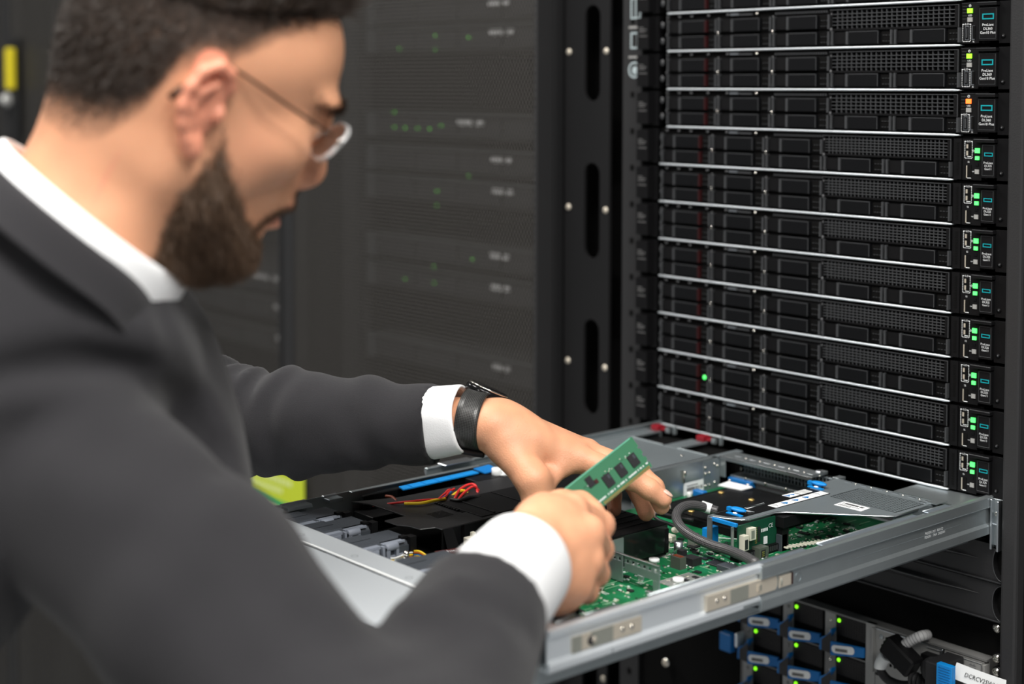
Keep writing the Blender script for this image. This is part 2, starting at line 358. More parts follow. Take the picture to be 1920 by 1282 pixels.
    ring_rect(n, lx[0], lx[1], lz[0], lz[1], -.0062, .0012 if a360 else .0009, TEAL, .0003); n.build('badge_logo', lt)
    for i, s in enumerate(['ProLiant', 'DL360', 'Gen10 Plus'] if a360 else ['ProLiant', 'DL325', 'Gen11']):
        t.text(s, (cx, -.0063, (-.0250, -.0288, -.0326)[i] if a360 else (-.0259, -.0289, -.0319)[i]), RX, RZ, .0037 if a360 else .0030, INK)
    t.build('lettering', r)
    return r
def serv_label(k, a360):
    if a360: return ['black rack server, half cut off by top edge of the photo', 'upper black rack server with lime lamp, first wide grille below the photo top', 'black rack server with lime lamp directly above the orange-lamp one', 'black rack server with the orange status lamp'][k+1]
    n = ['topmost', 'second from top', 'third from top', 'fourth from top', 'fourth from bottom', 'third from bottom', 'second from bottom', 'lowest'][k-3]
    x = {3: 'directly under the orange-lamp server', 10: 'just above the pulled-out server'}.get(k, 'in the closed stack')
    if k == 9: x = 'small green lamp at left'
    return f'{n} of the eight servers with twin green lamps, {x}'
GS = 'closed rack servers in the stack'
p360 = server(360, (0, 0, 0), serv_label(0, True), LEDY, GS)
for k in (-1, 1):
    c = copy_tree(p360); c.location = (0, 0, -k*UH); c['label'] = serv_label(k, True)
server(360, (0, 0, -2*UH), serv_label(2, True), LEDO, GS)
p325 = server(325, (0, 0, -3*UH), serv_label(3, False), LEDG, GS)
for k in range(4, 11):
    c = copy_tree(p325); c.location = (0, 0, -k*UH); c['label'] = serv_label(k, False)
    if k == 9: MB().ball((.0765, -.0068, -.0222), (.0024, .0012, .0026), LEDG, 10, 8).build('activity_lamp', c)
# ================================================================ the pulled-out server
G_PCB = bpy.data.materials.new('green_circuit_board'); G_PCB.use_nodes = True
def pcb_mat(m, base, line, sc=900.):
    nt = m.node_tree; b = nt.nodes['Principled BSDF']; b.inputs['Roughness'].default_value = .38
    tc = nt.nodes.new('ShaderNodeTexCoord'); br = nt.nodes.new('ShaderNodeTexBrick'); br.inputs['Scale'].default_value = sc/10; br.inputs['Mortar Size'].default_value = .035
    br.inputs['Color1'].default_value = (*base, 1); br.inputs['Color2'].default_value = (*[v*.8 for v in base], 1); br.inputs['Mortar'].default_value = (*line, 1)
    br.offset = .37; br.inputs['Row Height'].default_value = .22; br.inputs['Brick Width'].default_value = 1.6
    vo = nt.nodes.new('ShaderNodeTexNoise'); vo.inputs['Scale'].default_value = 55; vo.inputs['Detail'].default_value = 5
    nt.links.new(tc.outputs['Object'], br.inputs['Vector']); nt.links.new(tc.outputs['Object'], vo.inputs['Vector'])
    rp = nt.nodes.new('ShaderNodeValToRGB'); rp.color_ramp.elements[0].position = .45; rp.color_ramp.elements[1].position = .62
    nt.links.new(vo.outputs['Fac'], rp.inputs['Fac']); mx = nt.nodes.new('ShaderNodeMix'); mx.data_type = 'RGBA'; mx.inputs[6].default_value = (*base, 1)
    nt.links.new(rp.outputs['Color'], mx.inputs[0]); nt.links.new(br.outputs['Color'], mx.inputs[7]); nt.links.new(mx.outputs[2], b.inputs['Base Color'])
pcb_mat(G_PCB, (.004, .125, .04), (.02, .30, .13))
PCB2 = mat('dark_green_board', (.005, .055, .028), .4)
PCBL = mat('trace_line', (.35, .55, .38), .5)
OLB = mat('olive_black_block', (.075, .085, .07), .4)
CHIP = mat('chip_black', (.018, .018, .02), .45)
BZ = -.524; TZ = -.489; FLG = mat('blue_grey_sheet', (.24, .28, .32), .42, .7)
sv = empty('open_server', 'opened rack server pulled out on its slides with the green circuit board showing', 'server')
m = MB(); X0, X1 = .0165, .436
m.box(X0, X1, -.672, -.02, -.532, -.530, ZINC).box(X0, X0+.0015, -.672, -.02, -.53, TZ, ZINC).box(X1-.0015, X1, -.672, -.02, -.53, TZ-.001, ZINC)
m.box(X0, X1, -.672, -.6705, -.53, TZ, ZINC)
m.box(X0, X0+.006, -.4655, -.30, TZ-.001, TZ, ZINC)
for a, b, w in ((-.4672, -.2746, .017), (-.2539, -.1095, .014), (-.0932, -.0551, .013), (-.536, -.500, .010), (-.566, -.541, .010)):
    m.box(X1-.0035, X1+.0075, a, b, TZ-.0008, TZ+.0004, FLG); m.tube([(X1-.0035, a, TZ), (X1-.0035, b, TZ)], .0009, ZINC, 8)
for a, b in ((-.50, -.484), (-.548, -.520), (-.565, -.552)): m.box(X0+.006, X0+.018, a, b, TZ-.003, TZ+.0004, ZINCD).box(X0+.004, X0+.008, a, b, TZ-.001, TZ+.002, SIL)
m.box(X1, X1+.008, -.60, -.02, TZ-.003, TZ-.0015, FLG); m.build('chassis', sv, bevel=.0004)
# front cover
m = MB(); m.box(X0-.001, X1, -.672, -.5990, TZ-.001, TZ+.0004, STRIP).box(X0-.001, X1, -.594, -.5665, TZ-.001, TZ, STRIP).box(X0, X1, -.599, -.594, TZ-.004, TZ-.003, ZINCD); m.tube([(X0, -.5950, TZ), (X1, -.5950, TZ)], .0011, PAPER, 8).box(.05, .13, -.5995, -.597, TZ-.002, TZ-.0008, CHIP)
LID = m.build('front_cover', sv, bevel=.0004)
for x in (.1144, .1971, .2744, .36, .05):
    m = MB()
    for k in range(16):
        a, b = 2*math.pi*k/16, 2*math.pi*(k+1)/16; f = lambda t, r: (x+r*math.cos(t), -.5845+r*math.sin(t), TZ)
        m.prism([f(a, .0032), f(b, .0032), f(b, .0026), f(a, .0026)], (0, 0, .0001), ZINC)
    m.build('rivet_mark', LID)
# motherboard
m = MB(); m.box(.157, .431, -.50, -.045, BZ-.0016, BZ, G_PCB)
MBRD = m.build('circuit_board', sv)
# power supply bay
m = MB(); zt = TZ-.0015
def plate(m, cells, z, t, mt):
    for (a, b, c, d) in cells: m.box(a, b, c, d, z-t, z, mt)
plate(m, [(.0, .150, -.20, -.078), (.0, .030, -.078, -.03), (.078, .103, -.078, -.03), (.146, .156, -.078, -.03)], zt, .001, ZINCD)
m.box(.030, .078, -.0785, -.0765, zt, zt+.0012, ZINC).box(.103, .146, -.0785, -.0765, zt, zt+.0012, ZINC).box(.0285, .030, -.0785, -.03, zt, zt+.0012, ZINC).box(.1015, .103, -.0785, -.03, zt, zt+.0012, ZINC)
m.box(.03, .145, -.075, -.02, -.525, zt-.006, VOID)
m.box(.148, .1495, -.20, -.078, zt, zt+.0008, SIL)
m.ball((.1267, -.0982, zt), (.002, .002, .001), CHROME, 10, 6).ball((.10, -.15, zt), (.002, .002, .001), CHROME, 10, 6).ball((.06, -.11, zt), (.002, .002, .001), CHROME, 10, 6)
m.build('power_supply_cover', sv, bevel=.0003)
m = MB().box(.1500, .1560, -.20, -.072, BZ, zt, ZINC).box(.156, .1568, -.096, -.070, BZ, zt-.002, ZINCD)
for y, z in ((-.0939, -.4988), (-.0875, -.5055), (-.0869, -.5190), (-.0785, -.5175), (-.0935, -.5055), (-.0935, -.519), (-.079, -.497), (-.0745, -.5)): m.ball((.1572, y, z), (.0012, .0018, .0018), CHROME, 8, 6)
m.box(.156, .158, -.129, -.127, -.510, -.497, CHROME).ball((.158, -.1265, -.5), (.001, .002, .003), CHROME, 8, 6)
wl = m.build('divider_wall', sv)
m = MB().box(.1561, .1564, -.1268, -.0948, -.5245, -.5110, PAPER)
for i in range(26):
    if random.random() < .7: m.box(.1564, .1566, -.122+i*.00095, -.1215+i*.00095, -.5205, -.5165, PRINT)
m.box(.1564, .1566, -.122, -.105, -.5150, -.5143, PRINT); m.build('white_label', wl, label='white barcode label')
for x in (.0225, .094):
    MB().box(x-.006, x+.006, -.034, -.022, zt, zt+.007, RED).box(x-.003, x+.012, -.030, -.018, zt+.001, zt+.004, RED).build('release_latch', sv, bevel=.0015, seg=2, label='red power supply latch')
    MB().box(x+.014, x+.020, -.030, -.026, zt, zt+.006, ZINC).box(x+.026, x+.029, -.03, -.026, zt, zt+.009, ZINC).build('power_supply_handle', sv)
# rear bracket with slots and rivets, grille, lower ledge
m = MB(); m.box(.157, .283, -.071, -.044, TZ-.001, TZ, ZINC).box(.157, .283, -.071, -.070, TZ-.004, TZ, SIL)
for i in range(6):
    x = .170+i*.020; m.box(x, x+.008, -.060, -.057, TZ, TZ+.0004, SIL).ball((x+.014, -.0585, TZ), (.0013, .0013, .0008), CHROME, 8, 5)
m.box(.157, .165, -.070, -.069, -.512, TZ, ZINC).box(.276, .284, -.070, -.045, TZ, TZ+.003, ZINC).ball((.280, -.055, TZ+.003), (.004, .004, .002), SIL, 10, 6)
m.box(.165, .30, -.0445, -.0425, -.510, TZ-.002, VOID)
for i in range(27): m.box(.172+i*.0046, .1736+i*.0046, -.047, -.0445, -.5095, TZ-.003, ZINCD)
for j in range(4): m.box(.170, .300, -.0475, -.0445, -.5095+j*.0052, -.5083+j*.0052, ZINCD)
m.box(.165, .302, -.062, -.045, -.5125, -.5100, ZINC)
for x in (.187, .215, .243, .271): m.ball((x, -.0625, -.5105), (.0017, .0012, .0017), CHROME, 8, 6)
m.ball((.168, -.048, -.498), (.0018, .001, .0018), CHROME, 8, 6).ball((.168, -.048, -.505), (.0018, .001, .0018), CHROME, 8, 6)
m.box(.298, .306, -.056, -.044, TZ-.002, TZ+.001, ZINC)
m.build('rear_bracket', sv, bevel=.0003)
# video connector and battery on the board
MB().box(.165, .197, -.066, -.056, -.521, -.512, BLUE).ball((.168, -.0665, -.516), (.0024, .0015, .0024), CHROME, 8, 6).ball((.194, -.0665, -.516), (.0024, .0015, .0024), CHROME, 8, 6).box(.180, .190, -.069, -.067, -.5215, -.519, RED).build('video_port', sv, bevel=.001, label='blue video port')
MB().box(.163, .178, -.121, -.113, BZ, -.517, BLUE).cyl((.165, -.128, BZ), (.165, -.128, -.518), .0028, WHITE, 10).build('switch_block', sv, bevel=.0008, label='blue switch block')
MB().prism([(.176, -.094, -.515), (.205, -.090, -.5150), (.210, -.078, -.5130), (.178, -.080, -.513)], (0, 0, .0012), PAPER).box(.186, .189, -.088, -.087, -.5137, -.5134, PRINT).box(.193, .196, -.087, -.086, -.5137, -.5134, PRINT).build('paper_tag', sv, label='white paper tag')
m = MB().box(.183, .306, -.205, -.066, BZ, -.5165, VOID).box(.190, .300, -.200, -.075, -.5165, -.5155, BLK)
for x, y in ((.196, -.112), (.236, -.110), (.262, -.150), (.300, -.098), (.225, -.19)): m.ball((x, y, -.5150), (.0034, .0034, .0015), GOLD, 12, 6)
m.build('expansion_card', sv, label='black expansion card with brass screws')
# riser cage -----------------------------------------------------
RZT = TZ-.0002
m = MB()
gx0, gx1, gy0, gy1 = .3440, .4190, -.118, -.072
outer = [(.3105, -.2600), (.3440, -.2440), (.3445, -.1987), (.4265, -.1284), (.4235, -.0540), (.3039, -.0560), (.3060, -.1040), (.3110, -.1080)]
def fl(x, y, z=RZT): return (x, y, z)
# plate pieces around the grille window
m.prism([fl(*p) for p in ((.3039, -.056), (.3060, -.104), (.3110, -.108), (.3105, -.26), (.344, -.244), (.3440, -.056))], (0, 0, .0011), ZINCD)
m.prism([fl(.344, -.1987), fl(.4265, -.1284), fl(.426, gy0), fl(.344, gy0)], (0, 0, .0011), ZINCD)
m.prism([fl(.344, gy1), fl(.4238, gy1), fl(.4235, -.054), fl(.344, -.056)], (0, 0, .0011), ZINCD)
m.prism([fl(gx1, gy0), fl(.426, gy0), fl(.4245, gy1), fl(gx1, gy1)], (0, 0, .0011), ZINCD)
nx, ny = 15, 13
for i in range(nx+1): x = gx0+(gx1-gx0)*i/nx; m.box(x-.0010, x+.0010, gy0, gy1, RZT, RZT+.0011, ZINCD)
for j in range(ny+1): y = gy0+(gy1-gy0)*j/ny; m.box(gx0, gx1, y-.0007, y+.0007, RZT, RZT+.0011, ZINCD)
for i in range(6):
    x = .318+i*.019; m.box(x, x+.008, -.0615, -.0595, RZT+.0011, RZT+.0016, SIL).ball((x+.0125, -.0600, RZT+.0012), (.0014, .0014, .0009), CHROME, 8, 5)
# folded bright rim along the near side
rim = [(.3105, -.2600), (.325, -.2560), (.3405, -.2475), (.3440, -.240), (.3445, -.205), (.3500, -.1945), (.4200, -.1345), (.4262, -.1275), (.4255, -.090)]
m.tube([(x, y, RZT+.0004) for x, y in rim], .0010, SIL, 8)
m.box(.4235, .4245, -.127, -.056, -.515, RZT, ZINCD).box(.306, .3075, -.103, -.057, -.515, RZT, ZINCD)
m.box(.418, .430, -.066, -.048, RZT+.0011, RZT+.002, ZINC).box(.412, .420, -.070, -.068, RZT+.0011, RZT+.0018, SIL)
RC = m.build('riser_cage', sv)
m = MB(); e = .0012
m.prism([(.3115, -.254, RZT+e), (.326, -.250, RZT+e), (.3370, -.240, RZT+e), (.3375, -.1105, RZT+e), (.3115, -.1105, RZT+e)], (0, 0, .0002), BLK)
m.build('instruction_sheet', RC, label='black instruction sticker')
m = MB(); z = RZT+.0015
m.box(.3112, .3215, -.1530, -.118, z, z+.0002, PAPER).box(.3262, .3365, -.1925, -.1115, z, z+.0002, PAPER)
for i in range(4): m.box(.3130, .3205, -.1265-i*.0000, -.1262, z+.0002, z+.0003, PRINT)
for i in range(5): m.box(.3122+i*.0019, .3128+i*.0019, -.134, -.119, z+.0002, z+.00035, DIMB)
m.box(.3112, .3215, -.1375, -.1362, z+.0002, z+.0004, BLK)
for y in (-.150, -.143): m.prism([(.313, y-.003, z+.0002), (.3165, y+.003, z+.0002), (.3195, y-.001, z+.0002)], (0, 0, .0002), BLUE)
for i, y in enumerate((-.188, -.172, -.156, -.140, -.124)):
    if i in (1, 2, 3): m.prism([(.328, y-.003, z+.0002), (.3315, y+.0035, z+.0002), (.335, y-.002, z+.0002)], (0, 0, .0002), BLUE); m.box(.329, .334, y-.0042, y-.0036, z+.0002, z+.0004, PRINT)
    else: m.tube([(.328, y-.002, z+.0002), (.331, y+.003, z+.0003), (.335, y, z+.0002)], .0003, PRINT, 5)
    m.box(.3262, .3365, y+.0078, y+.0082, z+.0002, z+.0004, DIMB)
m.build('pictogram_label', RC, label='white and blue pictogram strips')
m = MB(); q = [(.3641, -.1233), (.3948, -.1238), (.3962, -.1400), (.3650, -.1407)]
m.prism([(x, y, RZT+.0012) for x, y in q[::-1]], (0, 0, .0002), PAPER)
for i in range(22):
    if random.random() < .75: m.box(.3675+i*.00115, .3681+i*.00115, -.131, -.127, RZT+.0014, RZT+.0016, PRINT)
m.box(.367, .390, -.1350, -.1342, RZT+.0014, RZT+.0016, PRINT).box(.367, .382, -.1375, -.1367, RZT+.0014, RZT+.0016, PRINT)
m.build('serial_label', RC, label='white serial label')
m = MB().tube([(.3205, -.216, RZT+.0016), (.3205, -.190, RZT+.0016), (.3175, -.188, RZT+.0016), (.3170, -.216, RZT+.0016), (.3205, -.216, RZT+.0016)], .0004, SIL, 6).tube([(.3155, -.2300, RZT+.0016), (.3240, -.2240, RZT+.0018), (.3330, -.2200, RZT+.0016)], .0006, SIL, 6)
m.build('cable_clip', RC)
for (x, y) in ((.3145, -.0990), (.3255, -.2345)):
    k = MB().ball((x, y, RZT+.005), (.0095, .0045, .0022), BLUE2, 16, 8).box(x-.008, x+.010, y-.0085, y-.0045, RZT+.0012, RZT+.0024, BLUE2).cyl((x, y, RZT), (x, y, RZT+.005), .003, BLUE2, 12).box(x-.013, x-.007, y-.002, y+.002, RZT+.002, RZT+.0055, BLUE2)
    k.ball((x+.001, y-.0058, RZT+.0028), (.0028, .0018, .0008), PAPER, 10, 5).build('quarter_turn_latch', RC, label='bright blue plastic latch')
MB().box(.3420, .3433, -.264, -.261, -.512, -.492, ZINC).box(.311, .3165, -.262, -.2605, -.512, RZT, ZINC).box(.313, .345, -.2605, -.2575, RZT-.003, RZT, BLUE2).box(.305, .311, -.262, -.246, -.516, -.501, BLUE2).build('riser_end_tab', RC)
# riser card under the cage
m = MB(); m.box(.3445, .3460, -.258, -.185, -.5175, RZT-.002, PCB2).box(.340, .350, -.262, -.192, BZ, -.5165, BLK)
for i in range(22): m.box(.350, .3503, -.259+i*.003, -.2575+i*.003, BZ+.002, -.5175, EDGE)
m.box(.346, .352, -.2565, -.250, -.5135, -.5000, CREAM).box(.352, .3524, -.2555, -.2515, -.5125, -.5035, CHIP).box(.346, .351, -.2470, -.2385, -.5060, -.4950, CREAM).box(.351, .3513, -.2455, -.2410, -.5045, -.4970, OLIVE)
for i in range(9): m.box(.346, .3466, -.2345, -.2320, -.512+i*.0018, -.5112+i*.0018, GOLD)
m.text('CE', (.3463, -.212, -.499), (0, 1, 0), (0, 0, 1), .0055, INK); m.box(.346, .3466, -.222, -.217, -.515, -.508, INK).box(.346, .3466, -.2305, -.2275, -.511, -.497, CHIP)
for i in range(5): m.box(.346, .3464, -.2255+i*.002, -.2245+i*.002, -.503, -.5, INK)
m.build('riser_card', sv, label='upright dark green riser card')
m = MB().box(.340, .356, -.205, -.085, -.5010, RZT-.002, BLK).box(.346, .353, -.203, -.194, BZ, -.500, BLK)
for i in range(16): m.rbox((.3535+i*.0021*.35/.35*.5, -.2000+i*.0042, -.5205), ((1, 0, 0), (0, 1, 0), (0, 0, 1)), (.004, .0009, .0006), CREAM)
m.box(.347, .353, -.205, -.196, BZ, -.5085, DGREYP).build('card_retainer', sv)
# board components ------------------------------------------------
def comp(name, fn, label=None, bevel=0):
    m = MB(); fn(m); return m.build(name, MBRD, label=label, bevel=bevel)
def f(m):
    m.cyl((.3009, -.2903, BZ+.002), (.3009, -.2903, BZ+.0145), .0043, SIL, 20).cyl((.3009, -.2903, BZ), (.3009, -.2903, BZ+.002), .0047, BLK, 20).box(.2999, .3009, -.2945, -.288, BZ+.0145, BZ+.0147, CHIP)
comp('capacitor', f, 'silver can capacitor')
comp('connector', lambda m: m.box(.3180, .3300, -.3190, -.3110, BZ, BZ+.011, OLB).box(.319, .329, -.3175, -.3125, BZ+.011, BZ+.0113, BROWNW).box(.3120, .3180, -.3040, -.297, BZ, BZ+.012, CHIP).box(.318, .331, -.3035, -.291, BZ, BZ+.007, CHIP), 'olive and black connector block')
def f(m):
    m.box(.3415, .3555, -.2390, -.2260, BZ, BZ+.010, OLB).box(.3555, .3558, -.2365, -.2305, BZ+.001, BZ+.008, CHIP)
    for i in range(3): m.box(.3558, .3562, -.2355, -.2325, BZ+.0022+i*.0018, BZ+.003+i*.0018, GOLD)
comp('port_block', f, 'square grey port with orange contacts')
comp('chip', lambda m: m.box(.332, .346, -.287, -.272, BZ, BZ+.0016, CHIP), 'square black chip', .0003)
comp('chip', lambda m: m.box(.392, .413, -.492, -.463, BZ, BZ+.002, CHIP), 'large square black chip', .0003)
comp('chip', lambda m: m.box(.360, .376, -.205, -.186, BZ, BZ+.0018, CHIP), 'black chip under the riser cage', .0003)
comp('chip', lambda m: m.box(.285, .294, -.262, -.252, BZ, BZ+.0016, CHIP), 'small black chip', .0003)
comp('relay', lambda m: m.box(.350, .366, -.292, -.280, BZ, BZ+.005, DGREYP), 'flat dark grey module', .0004)
comp('socket', lambda m: m.box(.283, .290, -.256, -.222, BZ, BZ+.005, TAN).box(.2845, .2885, -.255, -.223, BZ+.005, BZ+.0053, CHIP).box(.2825, .2905, -.2575, -.2555, BZ, BZ+.006, OLIVE), 'long tan edge socket')
comp('screw', lambda m: m.cyl((.3243, -.2005, BZ), (.3243, -.2005, BZ+.006), .002, SIL, 10).cyl((.3275, -.2025, BZ), (.3275, -.2025, BZ+.005), .0018, SIL, 10))
comp('wire_plug', lambda m: m.box(.258, .268, -.265, -.257, BZ, BZ+.007, CREAM).ball((.263, -.254, BZ+.010), (.005, .004, .003), CREAM, 8, 6), 'cream wire plug', .001)
comp('wire_plug', lambda m: m.box(.270, .279, -.285, -.278, BZ, BZ+.010, CREAM).box(.266, .284, -.284, -.280, BZ+.009, BZ+.013, CREAM).box(.273, .275, -.290, -.280, BZ, BZ+.006, CREAM), 'cream wire plug with side ears', .0006)
comp('standoff', lambda m: m.cyl((.3205, -.3430, BZ), (.3205, -.3430, BZ+.011), .0025, WHITE, 12).cyl((.3205, -.3430, BZ+.011), (.3205, -.3430, BZ+.0135), .0048, PAPER, 16), 'white plastic standoff')
comp('standoff', lambda m: m.cyl((.352, -.345, BZ), (.352, -.345, BZ+.004), .005, PAPER, 16), 'flat white standoff')
comp('white_connector', lambda m: m.box(.281, .293, -.3430, -.334, BZ, BZ+.013, WHITE).box(.270, .279, -.352, -.342, BZ, BZ+.013, WHITE), None, .0005)
def f(m):
    m.box(.375, .410, -.095, -.082, BZ, BZ+.004, BLUE); m.box(.378, .390, -.205, -.198, BZ, BZ+.004, CREAM)
comp('blue_socket', lambda m: m.box(.394, .402, -.176, -.158, BZ+.001, BZ+.010, BLUE).box(.396, .400, -.158, -.150, BZ+.003, BZ+.008, BLUE), 'small blue socket', .0008)
comp('black_guide', lambda m: m.box(.414, .4215, -.245, -.085, BZ, BZ+.012, BLK).box(.405, .4215, -.262, -.240, BZ, BZ+.008, DGREYP).ball((.407, -.258, BZ+.008), (.003, .003, .002), CHROME, 8, 6), 'long black card guide', .001)
comp('solder_pads', lambda m: [m.box(.340+i*.0028, .3415+i*.0028, -.360, -.318, BZ+.0004, BZ+.0006, DIMB) for i in range(12)] and None, 'pale striped pad field')
random.seed(3)
m = MB()
for i in range(1250):
    x, y = random.uniform(.262, .43), random.uniform(-.499, -.07)
    if .262 < x < .31 and y > -.21: continue
    t = random.random(); s = random.choice((1, 1, 1.4)); a = random.random() < .5
    w, l = (.0011*s, .0006*s); w, l = (w, l) if a else (l, w)
    if t < .52: m.box(x-w, x+w, y-l, y+l, BZ, BZ+.0007, [CREAM, INK, CHIP, DGREYP, TAN][random.randrange(5)])
    elif t < .60: m.box(x-.003, x+.003, y-.002, y+.002, BZ, BZ+.0014, CHIP)
    elif t < .72: m.box(x-.0002, x+.0002, y, y+random.uniform(.004, .02), BZ, BZ+.0002, PCBL)
    elif t < .8: m.box(x, x+random.uniform(.004, .018), y-.0002, y+.0002, BZ, BZ+.0002, PCBL)
    elif t < .86: ring_rect(m, 0, 0, 0, 0, 0, 0, PCBL, 0) if 0 else m.box(x-.0035, x+.0035, y-.0003, y+.0003, BZ, BZ+.0002, INK).box(x-.0035, x+.0035, y+.0025, y+.0031, BZ, BZ+.0002, INK)
    else:
        for k in range(4): m.box(x+k*.0014, x+.0008+k*.0014, y-.0006, y+.0006, BZ, BZ+.0006, random.choice((INK, CREAM, CHIP)))
o = m.build('surface_components', MBRD); o['kind'] = 'stuff'
m = MB()
for a, b, y in ((.266, .285, -.262), (.285, .300, -.300), (.292, .304, -.270)): pass
for p, q in (((.262, -.232), (.300, -.205)), ((.270, -.292), (.2820, -.262)), ((.290, -.300), (.2960, -.272))):
    d = np.array(q)-np.array(p); c = (np.array(q)+np.array(p))/2; m.rbox((*c, BZ+.0002), ((*d, 0), (-d[1], d[0], 0), (0, 0, 1)), (np.linalg.norm(d)/2, .0008, .0002), INK)
m.build('printed_lines', MBRD)
# slotted bracket near the right hand
def tab(m, x0, x1, y, z0, z1, mt, holes, hz0, hz1, t=.0012):
    n = len(holes); xs = x0
    m.box(x0, x1, y, y+t, hz1, z1, mt).box(x0, x1, y, y+t, z0, hz0, mt)
    for a, b in holes+[(x1, x1)]:
        m.box(xs, a, y, y+t, hz0, hz1, mt); xs = b
m = MB()
tab(m, .300, .3215, -.3845, BZ+.001, -.4985, ZINC, [(.303, .3065), (.3095, .3130), (.316, .3195)], -.5045, -.5015)
tab(m, .323, .3655, -.3835, -.5125, -.4985, ZINC, [(.325+i*.0068, .3285+i*.0068) for i in range(6)], -.5050, -.5020)
m.box(.358, .3655, -.3835, -.3823, BZ, -.5125, ZINC).box(.340, .346, -.3838, -.3822, -.516, -.5125, SIL)
m.box(.300, .3655, -.3845, -.382, -.4992, -.4982, SIL).box(.3000, .3012, -.3845, -.3625, -.507, -.4920, ZINC)
m.box(.360, .412, -.392, -.355, BZ+.0002, BZ+.0016, ZINC).box(.365, .412, -.358, -.355, BZ, BZ+.005, SIL).box(.366, .416, -.4015, -.397, BZ+.004, BZ+.008, SIL).box(.372, .378, -.376, -.370, BZ+.0016, BZ+.0018, CHIP)
m.build('slotted_bracket', sv, bevel=.0004)
# air baffle --------------------------------------------------------
zb = -.4915; m = MB(); BAF = mat('baffle_plastic', (.017, .017, .018), .4, spec=.55, bump=.2, bscale=900)
FX = .0600
m.prism([(FX-.012, -.4842, zb), (.0656, -.4747, zb), (.1215, -.4735, zb), (.1215, -.30, zb), (.0700, -.30, zb), (.064, -.44, zb)], (0, 0, .0012), BAF)
m.prism([(.1215, -.497, zb), (.1400, -.4965, zb), (.150, -.4905, zb), (.1648, -.4885, zb), (.1690, -.4745, zb), (.1778, -.4735, zb), (.1785, -.30, zb), (.1215, -.30, zb)], (0, 0, .0012), BAF)
m.box(FX+.010, .1785, -.30, -.22, zb, zb+.0012, BAF)
m.box(.1090, .1720, -.4215, -.24, zb+.0012, zb+.0020, BLK).box(.1050, .1480, -.4260, -.4210, zb+.0012, zb+.0016, VOID)
for i in range(9): m.box(.108+i*.004, .1105+i*.004, -.4275, -.4245, zb+.0012, zb+.0030, BLK)
m.box(.112, .170, -.405, -.403, zb+.002, zb+.003, BLK).box(.112, .170, -.36, -.358, zb+.002, zb+.003, BLK)
m.box(.1300, .1480, -.4560, -.4360, zb+.0012, zb+.0014, BLK)
for i in range(16): m.ball((.1270+random.random()*.02, -.455+random.random()*.02, zb+.0014), (.0005, .0005, .0002), EDGE, 6, 4)
m.box(.062, .1785, -.473, -.30, -.524, -.520, VOID).box(.1765, .1785, -.4735, -.452, -.524, zb, PLATE).box(.172, .1785, -.4475, -.30, -.524, zb, BLK)
m.tube([(.1215, -.4972, zb+.0005), (.1400, -.4967, zb+.0005), (.150, -.4907, zb+.0005), (.1648, -.4887, zb+.0005), (.1692, -.4747, zb+.0005), (.1780, -.4737, zb+.0005)], .0006, EDGE, 6)
m.prism([(.1785, -.4735, zb), (.1785, -.462, zb), (.186, -.460, -.510), (.186, -.4735, -.510)], (.0008, 0, 0), PLATE)
m.box(.181, .21, -.475, -.44, -.524, -.509, BAF)
m.build('air_baffle', sv, bevel=.0005)
a = U(1148, 1003, 2, -.4925); b = U(1258, 983, 2, -.4925); c = U(1200, 967, 2, -.4925)
m = MB(); hy0, hy1 = -.415, b[1]; hx = (a[0]+b[0])/2
m.box(.182, hx, hy0, hy1, -.522, -.4925, BLK)
for i in range(8): m.box(.19+i*(hx-.196)/8, .1945+i*(hx-.196)/8, hy0+.004, hy1-.003, -.4925, -.4919, PLATE)
m.box(hx, hx+.0015, hy0, hy1, -.519, -.4935, mat('black_film', (.008, .012, .010), .12, spec=.6)).box(hx, hx+.002, hy1-.004, hy1+.001, -.520, -.497, BLK)
m.box(.215, .219, hy1-.020, hy1-.014, -.4925, -.487, BLK)
m.build('heat_sink_shroud', sv, bevel=.0006)
MB().box(.188, .196, -.457, -.449, BZ, -.499, CREAM).box(.189, .193, -.450, -.446, -.512, -.495, CREAM).box(.198, .202, -.452, -.446, BZ, -.503, CREAM).build('cream_connector', sv, bevel=.0005)
MB().cyl((.2115, -.4560, -.52), (.2115, -.4560, -.5030), .0026, WHITE, 12).cyl((.2115, -.4560, -.5030), (.2115, -.4560, -.5005), .0042, PAPER, 16).build('board_post', sv, label='white round post')
